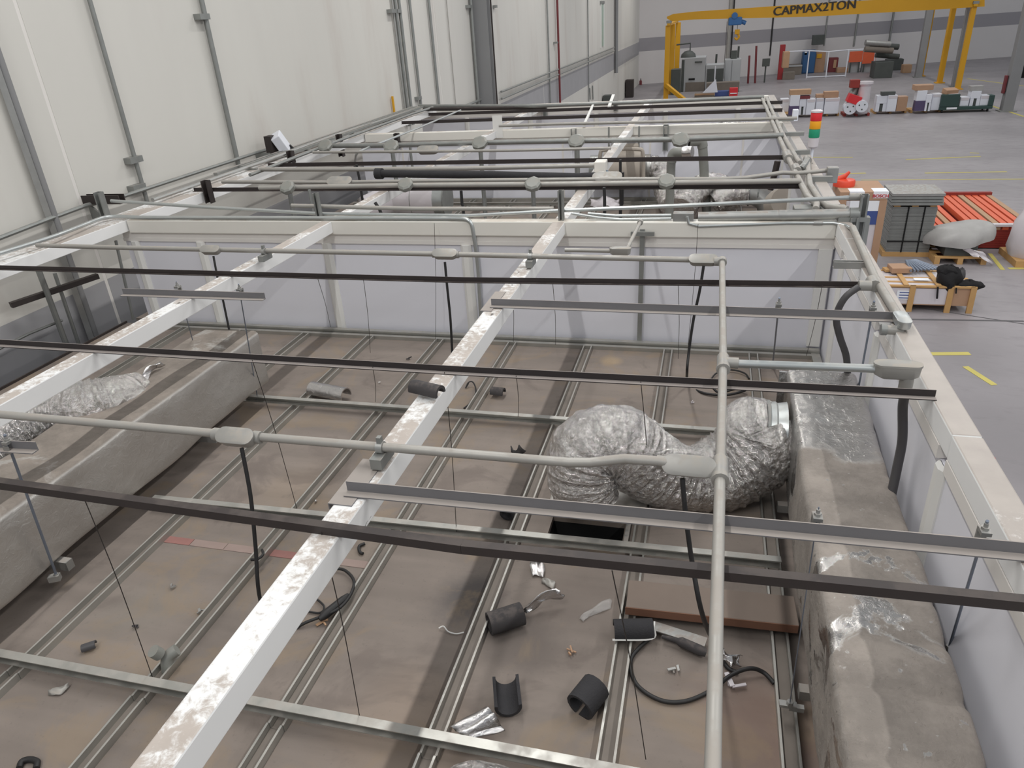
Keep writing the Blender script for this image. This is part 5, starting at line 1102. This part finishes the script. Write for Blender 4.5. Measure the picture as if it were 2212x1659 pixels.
# ------------------------------------------------------------------ steel columns of the open hall
for px, py, wp, pt, lab in ((1983, 167, 13, 40, 'grey steel column behind the crane, furthest of the three'), (2062, 187, 13, 40, 'grey steel column between the yellow crane legs, second of three'), (2173, 240, 21, 60, 'grey steel column standing alone by the right border')):
    p = zp(px, py, 0); s_ = wp/ppm(p)
    struct(MB().box(p.x-s_/2, p.x+s_/2, p.y-s_/2, p.y+s_/2, 0, 11).build('steel_column', 'concrete_col', bevel=.02), lab)
    MB().box(p.x-s_*.75, p.x+s_*.75, p.y-s_*.75, p.y+s_*.75, 0, .04).build('base_plate', 'galv_dark', bpy.data.objects[[o.name for o in COL.objects if o.name.startswith('steel_column')][-1]])
p = zp(2163, 215, 0); q = zp(2173, 240, 0)
tag(MB().box(q.x-.33, q.x-.24, q.y-.1, q.y+.15, .75, 1.5).build('fire_extinguisher', 'redpipe', bevel=.02), 'slim dark red fitting on the side of the lone steel column', 'extinguisher')

# ------------------------------------------------------------------ yellow gantry crane
YC_ = 48.6
gc = thing('gantry_crane', 'yellow gantry crane spanning the far hall, black capacity lettering on its girder', 'crane', (5, YC_, 0))
top = [(1441, 36), (1455, 30), (1500, 25), (1750, 8), (2000, -7), (2125, -14)]; bot = [(1441, 40), (1452, 46), (1500, 42), (1750, 36), (2000, 22), (2125, 14)]
T_ = [yp(a, b, YC_) for a, b in top]; B_ = [yp(a, b, YC_) for a, b in bot]; n = len(T_)
vs = [p + V((0, d, 0)) for d in (-.16, .16) for p in T_+B_]
fs = []
for i in range(n-1):
    fs += [(n+i, n+i+1, i+1, i), (2*n+i, 2*n+i+1, 3*n+i+1, 3*n+i), (i, i+1, 2*n+i+1, 2*n+i), (3*n+i, 3*n+i+1, n+i+1, n+i)]
fs += [(0, 2*n, 3*n, n), (n-1, 2*n-1, 4*n-1, 3*n-1)]
MB().add(vs, fs).build('girder', 'yellow', gc)
m1 = yp(1759, 17, YC_-.18); ta, tb_ = yp(1680, 24, YC_), yp(1840, 9, YC_)
text('CAPMAX2TON', 'lettering', 'ink', m1+V((0, 0, -.02)), .62, gc, tilt=-math.atan2(tb_.z-ta.z, tb_.x-ta.x), off=.022, sx=1.04)
def leg(px, pyb, pxt, pyt, y, wp):
    b = yp(px, pyb, y); a = yp(pxt, pyt, y); s_ = wp/ppm(b)
    MB().bar(V((b.x, y, 0)), V((b.x, y, a.z)), s_, s_, up=(0, 1, 0)).build('leg', 'yellow', gc, bevel=.01)
    MB().box(b.x-s_, b.x+s_, y-s_, y+s_, 0, .06).build('foot_plate', 'yellow', gc)
    return b.x, a.z
for y, pxl, pxr, wl in ((48.6, 1442, 2089, 11), (52.5, 1455, 2022, 9), (57.4, 1466, 1974, 9)):
    zt1 = 4.15
    for px in (pxl, pxr):
        b = zp(px, 212 if px < 1700 else (193 if y < 50 else 182 if y < 55 else 166), 0); xx = (-2.9 + (y-48.6)*.02) if px < 1700 else 13.2
        s_ = (10/ppm((xx, y, 2)))*1.0
        MB().box(xx-s_/2, xx+s_/2, y-s_/2, y+s_/2, 0, zt1).build('leg', 'yellow', gc, bevel=.01)
        MB().box(xx-s_*.9, xx+s_*.9, y-s_*.9, y+s_*.9, 0, .05).build('foot_plate', 'yellow', gc)
for xx in (-2.85, 13.2):
    MB().box(xx-.1, xx+.1, 48.3, 57.8, zt1, zt1+.12).build('runway_rail', 'yellow', gc)
    MB().box(xx-.14, xx+.14, 48.3, 48.9, zt1+.12, zt1+.26).build('end_truck', 'galv_dark', gc)
MB().bar(V((-2.9, 48.4, .9)), V((-1.7, 47.6, .06)), .22, .2).build('leg_brace', 'yellow', gc)
hx = yp(1590, 45, YC_)
MB().box(hx.x-.42, hx.x+.32, YC_-.3, YC_+.3, hx.z-.22, hx.z+.2).build('hoist_body', 'hoistblue', gc, bevel=.05)
MB().cyl((hx.x-.1, YC_-.35, hx.z+.28), (hx.x-.1, YC_+.3, hx.z+.28), .17, 14).build('hoist_drum', 'hoistblue', gc, smooth=.6)
MB().tube([(hx.x+.3, YC_, hx.z-.05), (hx.x+.55, YC_, hx.z-.15)], .12, 10).build('hoist_motor', 'hoistblue', gc, smooth=.6)
hk = yp(1592, 76, YC_)
MB().cyl((hk.x, YC_, hk.z), (hk.x, YC_, hx.z-.2), .018, 6).build('hoist_chain', 'galv_dark', gc)
MB().tube(arc([V((hk.x, YC_, hk.z+.1)), V((hk.x+.12, YC_, hk.z-.08)), V((hk.x, YC_, hk.z-.22)), V((hk.x-.12, YC_, hk.z-.12))], 6), .06, 8).build('hoist_hook', 'yellow', gc, smooth=.7)
MB().box(hk.x-.14, hk.x+.14, YC_-.1, YC_+.1, hk.z+.05, hk.z+.3).build('hook_block', 'yellow', gc, bevel=.02)
MB().cyl((hx.x-.5, YC_, 1.1), (hx.x-.5, YC_, hx.z), .012, 6).build('pendant_cable', 'rubber', gc)
# ------------------------------------------------------------------ returned appliances on pallets, a row across the hall
def appliance(label, px0, px1, pyb, pyt, kind='box', m='appliance', group='white goods on the pallet row', y=None, z0=0.12, dep=.55):
    x0, x1, yy, zt_ = gbox(px0, px1, pyb, pyt, z0, y)
    t_ = thing({'box': 'washer', 'stand': 'appliance_stand', 'carton': 'carton'}[kind], label, {'box': 'appliance', 'stand': 'appliance', 'carton': 'carton'}[kind], ((x0+x1)/2, yy, z0), group)
    if kind == 'box':
        MB().box(x0, x1, yy, yy+dep, z0, zt_).build('cabinet', m, t_, bevel=.01)
        MB().box(x0+.02, x1-.02, yy-.012, yy+.01, zt_-.14, zt_-.02).build('control_panel', 'film', t_)
        MB().box(x0+.02, x1-.02, yy-.008, yy+.01, z0+.03, zt_-.16).build('front_panel', m, t_)
    elif kind == 'stand':
        w_ = x1-x0
        MB().box(x0, x1, yy, yy+dep, z0+(zt_-z0)*.5, zt_).build('cabinet', m, t_, bevel=.01)
        for a, b in ((x0, x0+w_*.34), (x1-w_*.34, x1)): MB().box(a, b, yy, yy+dep, z0, z0+(zt_-z0)*.5).build('leg', m, t_)
        MB().box(x0+w_*.3, x1-w_*.3, yy+.06, yy+dep, z0, z0+(zt_-z0)*.45).build('dark_recess', 'machine_dark', t_)
    else:
        MB().box(x0, x1, yy, yy+dep, z0, zt_).build('carton_body', m, t_, bevel=.008)
        MB().box(x0-.002, x1+.002, yy+dep*.45, yy+dep*.55, zt_-.002, zt_+.006).build('tape_strip', 'film', t_)
    return t_, (x0, x1, yy, zt_)
def pallet(label, px0, px1, pyb, m='wood'):
    x0, x1, yy, _ = gbox(px0, px1, pyb, pyb-6); t_ = thing('pallet', label, 'pallet', ((x0+x1)/2, yy, 0), 'pallets of the white goods row')
    for k in range(5): MB().box(x0, x1, yy+.22*k, yy+.22*k+.14, .09, .118).build('deck_board', m, t_)
    for k in range(3): a = x0+(x1-x0-.1)*k/2; MB().box(a, a+.1, yy, yy+1.02, 0, .09).build('bearer', m, t_)
def onto(label, px0, px1, pyt_b, pyt, base, m, name='carton', cat='carton', dep=.45, dy=.06, group=None):
    """something lying on top of another: base = (x0,x1,y,ztop)"""
    y = base[2]+dy; a, b, t_ = yp(px0, pyt_b, y), yp(px1, pyt_b, y), yp((px0+px1)/2, pyt, y)
    return tag(MB().box(a.x, b.x, y, y+dep, base[3]+.004, max(base[3]+.05, base[3]+t_.z-a.z)).build(name, m, bevel=.01), label, cat, group)
pallet('pallet under the two-tone purple carton', 1684, 1758, 251); pallet('pallet carrying the large white washer behind the signal tower', 1760, 1812, 251); pallet('red-brown pallet under the two white drums', 1822, 1878, 251, 'orange_dark')
pallet('pallet under the white goods with brown carton', 1888, 1958, 245); pallet('pallet under the second purple-based carton', 1966, 2032, 243)
appliance('white appliance half hidden by the partition end beam', 1684, 1702, 242, 214)
_, b1 = appliance('carton white above and purple below, first of the row', 1704, 1724, 249, 206, 'carton', 'appliance')
MB().box(b1[0]-.01, b1[1]+.01, b1[2]-.015, b1[2]+.4, .13, .13+(b1[3]-.13)*.46).build('purple_sleeve', 'purple', _)
appliance('white appliance stand with dark slot beside the purple carton', 1724.5, 1739, 248, 213, 'stand')
_, b2 = appliance('greyish white washer next to the slotted stand', 1740, 1758, 248, 214)
onto('long cream and red carton lying over the first white goods', 1706, 1752, 205, 193, (b1[0], b1[1], b1[2], b1[3]), 'tan', dep=.5)
onto('dark red carton end under the cream one', 1727, 1750, 213, 206, (0, 0, b2[2], b2[3]), 'redpipe', dep=.4)
_, b3 = appliance('slim white washer left of the large one behind the signal tower', 1760, 1777, 246, 212)
_, b4 = appliance('large white washer with small controls behind the signal tower', 1779, 1810, 246, 212)
onto('opened brown cartons piled on the large white washer', 1780, 1811, 211, 197, b4, 'card', dep=.5); onto('small brown carton on the slim white washer', 1763, 1780, 211, 203, b3, 'card', dep=.4)
# drums
for px, py, r_, lab in ((1837, 234, 13, 'white drum face with bolt holes, the lower hall-side one of the pair'), (1862, 230, 12.5, 'white drum face with bolt holes, the other of the pair under the red box')):
    p = zp(px, 248, .12); c = yp(px, py, p.y); r = r_/ppm(c); c.z = max(c.z, .12+r)
    dr = thing('drum', lab, 'drum', (c.x, c.y, .12))
    MB().lathe([(r*.98, 0), (r, .02), (r, .55), (r*.96, .6)], c, (0, 1, 0), 24).build('drum_body', 'appliance', dr, smooth=.6)
    for k in range(3): a = k*2.1+.6; MB().cyl(c+V((math.cos(a)*r*.5, -.006, math.sin(a)*r*.5)), c+V((math.cos(a)*r*.5, .01, math.sin(a)*r*.5)), r*.13, 10).build('bolt_hole', 'machine_dark', dr)
p = zp(1850, 248, .12); c = yp(1844, 214, p.y+.25)
tag(MB().obox(c, 27/ppm(c), .5, 17/ppm(c), 0, 0, .35).build('red_box', 'lamp_red', bevel=.01), 'tilted red box lying on the two white drums', 'box')
c = yp(1850, 197, p.y+.75); tag(MB().cyl(c+V((-.2, 0, -.25)), c+V((.05, .1, .25)), .2, 14).build('grey_roll', 'galv_dark', smooth=.6), 'grey roll behind the red box', 'roll')
c = yp(1867, 200, p.y+.5); q = yp(1867, 182, p.y+.5)
tag(MB().lathe([(.26, 0), (.28, .05), (.26, q.z-.2), (.34, q.z-.1), (.33, q.z)], (c.x, p.y+.5, .12), (0, 0, 1), 18).build('tall_drum', 'film', smooth=.6), 'tall white upright drum behind the red box', 'drum')
c = yp(1846, 180, p.y+.5); tag(MB().box(c.x-.2, c.x+.2, c.y-.2, c.y+.2, c.z-.18, c.z+.16).build('small_box', 'orange_dark', bevel=.01), 'small red-brown box on top of the drum pile', 'box')
_, b5 = appliance('white appliance stand with dark slot, hall side of the brown carton', 1890, 1913, 241, 207, 'stand')
_, b6 = appliance('plain white washer between slotted stand and brown carton', 1914, 1934, 241, 206)
appliance('brown carton at the end of the fourth pallet', 1935, 1957, 240, 209, 'carton', 'card')
onto('dark small parts on top of the fourth pallet', 1904, 1934, 206, 198, b6, 'machine_dark', 'motor_parts', 'machine part', .35)
_, b7 = appliance('second carton white above and purple below, on the fifth pallet', 1975, 1996, 240, 196, 'carton', 'appliance')
MB().box(b7[0]-.01, b7[1]+.01, b7[2]-.015, b7[2]+.4, .13, .13+(b7[3]-.13)*.5).build('purple_sleeve', 'purple', _)
appliance('white appliance stand with dark slot beside the second purple carton', 1996.5, 2008, 240, 204, 'stand')
_, b8 = appliance('white washer at the aisle end of the fifth pallet', 2009, 2029, 238, 203)
onto('flat brown and white carton across the fifth pallet', 1976, 2016, 195, 183, b7, 'card', dep=.6)
# dolly
x0, x1, yy, _z = gbox(2028, 2142, 243, 236)
dl = thing('platform_dolly', 'dark green platform dolly holding white goods at the end of the row', 'cart', ((x0+x1)/2, yy, 0))
MB().box(x0, x1, yy, yy+1.0, .12, .26).build('platform', 'green', dl, bevel=.02)
for a in (x0+.15, x1-.15): 
    for b in (.15, .85): MB().cyl((a-.03, yy+b, .06), (a+.03, yy+b, .06), .06, 12).build('caster', 'rubber', dl)
MB().box(x0, x0+.75, yy-.02, yy+.5, .26, .8).build('bin', 'green', dl, bevel=.03); MB().box(x0+.28, x0+.7, yy-.035, yy-.018, .16, .24).build('white_label', 'paper', dl)
MB().box(x1-.2, x1, yy, yy+.5, .26, .7).build('end_bin', 'green', dl, bevel=.02)
kw = dict(z0=.262, y=yy+.12)
_, b9 = appliance('white box on the green dolly beside the dark bin', 2071, 2090, 235, 210, **kw)
_, c9 = appliance('white slotted appliance stand on the green dolly', 2092, 2113, 235, 197, 'stand', **kw)
appliance('white washer at the far end of the green dolly', 2114, 2133, 234, 206, **kw)
onto('crumpled grey packing on the dolly stand', 2096, 2124, 197, 186, c9, 'tarp', 'packing_heap', 'packing', .4)
appliance('pale box standing in the dark green bin', 2047, 2069, 214, 206, 'carton', 'film', z0=.81, y=yy+.05)
c = yp(2052, 199, yy+.3); tag(MB().obox(V((c.x, c.y, c.z)), .55, .4, .3, .3, .2).build('wrapped_parcel', 'card', bevel=.02), 'brown wrapped parcel propped above the dark green bin', 'parcel')

# ------------------------------------------------------------------ machines and goods along the far wall
def fbox(name, label, cat, px0, px1, pyb, pyt, m, dep=1.2, z0=0, y=None, parts=(), bevel=.02):
    q = zp((px0+px1)/2, pyb, z0)
    if y is None and q.y > FAR_Y+FAR_T*(q.x+6.2)-dep-.6: y = FAR_Y+FAR_T*(q.x+6.2)-dep-.6
    x0, x1, yy, zt_ = gbox(px0, px1, pyb, pyt, z0, y)
    t_ = thing(name, label, cat, ((x0+x1)/2, yy, z0))
    MB().box(x0, x1, yy, yy+dep, z0, zt_).build('body', m, t_, bevel=bevel)
    for (nm, u0, u1, v0, v1, pm) in parts:
        MB().box(x0+(x1-x0)*u0, x0+(x1-x0)*u1, yy-.05, yy+.02, z0+(zt_-z0)*v0, z0+(zt_-z0)*v1).build(nm, pm, t_)
    return t_, (x0, x1, yy, zt_)
t_, m1_ = fbox('press_machine', 'tall grey enamel machine cabinet near the crane legs', 'machine', 1470, 1521, 198, 125, 'machine', 2.4, parts=(('control_slot', .32, .58, .35, .4, 'black'), ('name_plate', .55, .85, .85, .89, 'machine_dark'), ('side_trim', .0, .12, .0, .95, 'machine_dark'), ('base_panel', .2, 1.0, 0, .28, 'clutter')))
c = yp(1487, 119, m1_[2]+.8); MB().lathe([(.5, 0), (.45, .2), (.25, .38), (.05, .42)], (c.x, c.y, m1_[3]), (0, 0, 1), 16).build('motor_dome', 'machine_dark', t_, smooth=.6)
MB().tube([V((c.x-.8, c.y, m1_[3]+.8)), V((c.x+.1, c.y, m1_[3]+.85)), V((c.x+.1, c.y, m1_[3]+.3))], .05, 8).build('top_pipe', 'machine_dark', t_)
fbox('machine_cell', 'open machine cell with two dark windows beside the grey cabinet', 'machine', 1522, 1562, 196, 140, 'machine', 1.6, parts=(('dark_opening', .08, .46, .35, .85, 'machine_dark'), ('dark_opening', .56, .95, .35, .85, 'machine_dark'), ('frame_post', .48, .54, .3, .95, 'appliance')))
t_, m3 = fbox('control_cabinet', 'pale tall control cabinet beside the open machine cell', 'cabinet', 1562, 1597, 188, 128, 'machine', 1.2, parts=(('door', .06, .42, .05, .97, 'machine'), ('door', .48, .96, .05, .97, 'machine')))
c = yp(1585, 122, m3[2]+.5); MB().box(c.x-.2, c.x+.2, c.y-.2, c.y+.2, m3[3], m3[3]+.5).build('top_unit', 'machine_dark', t_)
fbox('work_bench', 'low dark bench before the machine cell', 'bench', 1525, 1596, 200, 178, 'clutter', .8)
fbox('red_bin', 'bright red bin by the machine bench', 'bin', 1575, 1593, 208, 190, 'lamp_red', .5, parts=(('white_strip', .1, .9, .3, .42, 'paper'),))
fbox('blue_crate', 'dark blue crate next to the bright red bin', 'crate', 1544, 1574, 208, 197, 'blueband', .6)
fbox('flat_cart', 'long low cart with pinkish load before the machines', 'cart', 1500, 1543, 211, 202, 'clutter', .8, parts=(('load_edge', 0, 1, .6, 1, 'tan'),))
c = zp(1532, 200, .3); tag(MB().prism([(-.4, 0), (.5, 0), (.35, .75)], c+V((0, -.02, 0)), c+V((0, .04, 0))).build('white_panel', 'appliance'), 'white three-cornered panel leaning on the bench', 'panel')
fbox('grey_locker', 'narrow grey locker between yellow leg and machine cabinet', 'locker', 1448, 1468, 205, 150, 'machine_dark', 1.0)
fbox('red_divider', 'tall red divider standing near the white frame', 'panel', 1679, 1690, 172, 97, 'red', .4)
fbox('parts_table', 'grey work table with clutter beside the red panel', 'table', 1691, 1731, 160, 141, 'clutter', 1.4, parts=(('table_top', 0, 1, .85, 1, 'machine'),))
fbox('box_pile', 'dark low box pile by the foot of the red panel', 'boxes', 1690, 1716, 172, 156, 'clutter', .8)
fbox('hopper', 'grey tapered hopper above the work table', 'hopper', 1690, 1704, 141, 112, 'tan', .8, z0=1.0, y=56)
t_, bc = fbox('blue_cabinet', 'tall blue cabinet seen through the white frame', 'cabinet', 1731, 1758, 158, 109, 'blue', 1.0, parts=(('door', .05, .47, .04, .9, 'blue'), ('door', .53, .95, .04, .9, 'blue'), ('paper_note', .08, .28, .82, .95, 'paper')))
fbox('carton_pile', 'brown carton pile beside the blue cabinet', 'cartons', 1759, 1780, 150, 112, 'card', 1.0, parts=(('yellow_label', .1, .6, .7, .9, 'yellow'),))
fbox('dark_screen', 'wide dark screen box on top of the brown carton pile', 'screen', 1753, 1779, 106, 97, 'machine_dark', .5, z0=2.6, y=bc[2]+.6)
fbox('tool_cart', 'small reddish tool cart within the white frame', 'cart', 1788, 1808, 156, 125, 'redpipe', .8, parts=(('yellow_tray', .5, .8, .3, .85, 'tan'),))
fbox('low_pallet', 'low brown pallet load behind the white frame posts', 'pallet load', 1808, 1832, 157, 147, 'card', .9)
for k, (a, b, pt, pb, m, lab) in enumerate(((1830, 1858, 111, 135, 'orange', 'orange screen panel, the one beside the white frame post'), (1859, 1887, 108, 138, 'orange', 'orange screen panel, nearer the frame end post'))):
    x0, x1, yy, zt_ = gbox(a, b, 158, pt, 0, 62.5); zb = yp(a, pb, yy).z
    t_ = thing('screen_panel', lab, 'panel', ((x0+x1)/2, yy, 0)); MB().box(x0, x1, yy, yy+.08, zb, zt_).build('panel_sheet', m, t_)
    for xx in (x0+.15, x1-.15): MB().box(xx-.05, xx+.05, yy, yy+.08, 0, zb).build('leg', 'machine_dark', t_)
    MB().box(x0+.1, x1-.1, yy+.3, yy+1, 0, .75).build('crate_behind', 'machine', t_)
rs = random.Random(12)
for i, (px, py, r_, L, m, lab) in enumerate(((1897, 94, 6, 1.6, 'galv', 'grey roll on top of the far pile'), (1916, 101, 6, 1.8, 'machine_dark', 'dark green-grey roll in the far pile'), (1899, 108, 6, 1.8, 'clutter', 'brownish roll low in the far pile'), (1922, 122, 5.5, 1.5, 'machine_dark', 'dark roll at the end of the far pile'))):
    c = yp(px, py, 57.5); r = r_/ppm(c); c.y += (i % 2)*.7; tag(MB().cyl(c+V((-L/2, 0, .1)), c+V((L/2, .3, -.1)), r, 12).build('material_roll', m, smooth=.6), lab, 'roll')
fbox('pile_rack', 'dark rack carrying the far pile of rolls', 'rack', 1888, 1928, 158, 134, 'machine_dark', 1.5, y=57.2)
fbox('dark_crate', 'grey crate on dark skids below the far rolls', 'crate', 1884, 1912, 160, 134, 'tan', 1.0, parts=(('skid', 0, 1, 0, .15, 'black'), ('lid', -.02, 1.02, .88, 1, 'machine_dark')))
fbox('low_crate', 'low dark crate toward the yellow crane legs', 'crate', 1914, 1949, 152, 128, 'machine_dark', 1.0)
fbox('brown_pile', 'brown heap of boxes at the foot of the rear crane leg', 'boxes', 1950, 1968, 158, 140, 'tan', .8)
fbox('dark_forklift', 'dark machine cut by the right border', 'machine', 2199, 2230, 168, 138, 'cloth', 1.2)
# white pipe frame
fr = thing('tubular_goal', 'white tubular goal-like frame standing before the far goods', 'frame', zp(1780, 160, 0))
fr.location.z = 0; WLOC[fr.name] = V(fr.location)
fy = zp(1738, 169, 0).y
def fpost(px, pyb, pyt, w=.045):
    b, a = yp(px, pyb, fy), yp(px, pyt, fy); MB().cyl((b.x, fy, 0), (b.x, fy, a.z), w, 8).build('post', 'appliance', fr); return V((b.x, fy, a.z)), V((b.x, fy, .06))
P1 = fpost(1688, 172, 112); P2 = fpost(1742, 168, 110); P3 = fpost(1784, 166, 112); P4 = fpost(1826, 165, 108); P5 = fpost(1884, 163, 106)
for a, b in ((P1, P2), (P2, P3), (P3, P4), (P4, P5)): MB().cyl(a[0], b[0], .04, 8).build('top_rail', 'appliance', fr)
for a, b in ((P2, P3), (P3, P4)): MB().cyl(a[1], b[1], .04, 8).build('bottom_rail', 'appliance', fr)
for px, pt, pb, m, lab in ((1634, 99, 166, 'redpipe', 'thin dark red post by the far wall'), (1619, 120, 162, 'redpipe', 'thin slanted red-brown rod by the far wall'), (1596, 100, 128, 'machine_dark', 'thin dark mast behind the control cabinet'), (1548, 117, 142, 'machine_dark', 'thin dark mast behind the open machine cell')):
    p = yp(px, pt, 57.5); q = yp(px-2, pb, 57.5); tag(MB().cyl(V((q.x, 57.5, 0)), p, .07, 6).build('mast', m), lab, 'post')
def farpipe(px, pyt, pyb, m, w, lab):
    # on the far wall plane
    a = ray(px, pyb); tpar = None
    k = FAR_T; # wall: y = 57.27 + k*(x+6.2) - .15
    s_ = (FAR_Y - .16 + k*(0+6.2))/(a.y - k*a.x); p = CAM + a*s_
    b = ray(px, pyt); s2 = (FAR_Y - .16 + k*6.2)/(b.y - k*b.x); q = CAM + b*s2
    tag(MB().cyl((p.x, p.y, max(p.z, 0)), (p.x, p.y, 9), w, 6).build('wall_pipe', m), lab, 'pipe')
farpipe(1567, 10, 190, 'conduit', .16, 'pale pipe down the far wall beside the control cabinet'); farpipe(1575, 10, 170, 'rubber', .05, 'thin black line down the far wall past the hoist'); farpipe(1663, 0, 120, 'rubber', .06, 'thin dark pipe down the far wall left of the red panel')
farpipe(1780, 40, 98, 'galv_dark', .06, 'slim pipe on the far wall above the brown cartons'); farpipe(1844, 50, 100, 'galv_dark', .07, 'slim pipe on the far wall above the orange panels'); farpipe(1920, 60, 95, 'galv_dark', .08, 'dark pipe on the far wall above the rolls')
p = yp(1655, 135, 57.5); tag(MB().box(p.x-.25, p.x+.25, 57.5, 57.7, p.z-.25, p.z+.25).build('wall_box', 'machine_dark', bevel=.02), 'small dark box on a post before the far wall', 'electrical box')
MB().cyl((p.x, 57.6, 0), (p.x, 57.6, p.z-.25), .05, 6).build('box_post', 'machine_dark', bpy.data.objects['wall_box'])
# dark items against the hall wall beyond the partition end
for px, pt, pb, w_, m, lab, nm in ((1360, 172, 222, .22, 'dark', 'black slim locker against the hall wall past the partition end', 'locker'), (1390, 148, 222, .22, 'dark', 'black upright case against the hall wall before the far column', 'locker'), (1314, 205, 222, .35, 'machine_dark', 'dark hanging bundle on the hall wall just above the end partition', 'bundle')):
    b = xp(px, pb, XW+.3); a = xp(px, pt, XW+.3); tag(MB().box(XW+.05, XW+.55, b.y-.3, b.y+.3, 0 if nm == 'locker' else b.z, a.z).build('wall_'+nm, m, bevel=.03), lab, nm)
for px, py, lab in ((1366, 199, 'red extinguisher beside the black slim locker'), (1384, 180, 'red extinguisher before the black upright case'), (1386, 190, 'lower red extinguisher by the black upright case')):
    p = xp(px, py, XW+.2); t_ = thing('fire_extinguisher', lab, 'extinguisher', p-V((0, 0, .25)))
    MB().lathe([(.09, -.25), (.1, -.2), (.1, .15), (.04, .24)], p, (0, 0, 1), 12).build('cylinder_body', 'redpipe', t_, smooth=.6); MB().cyl(p+V((0, 0, .24)), p+V((0, 0, .34)), .03, 8).build('valve', 'black', t_)
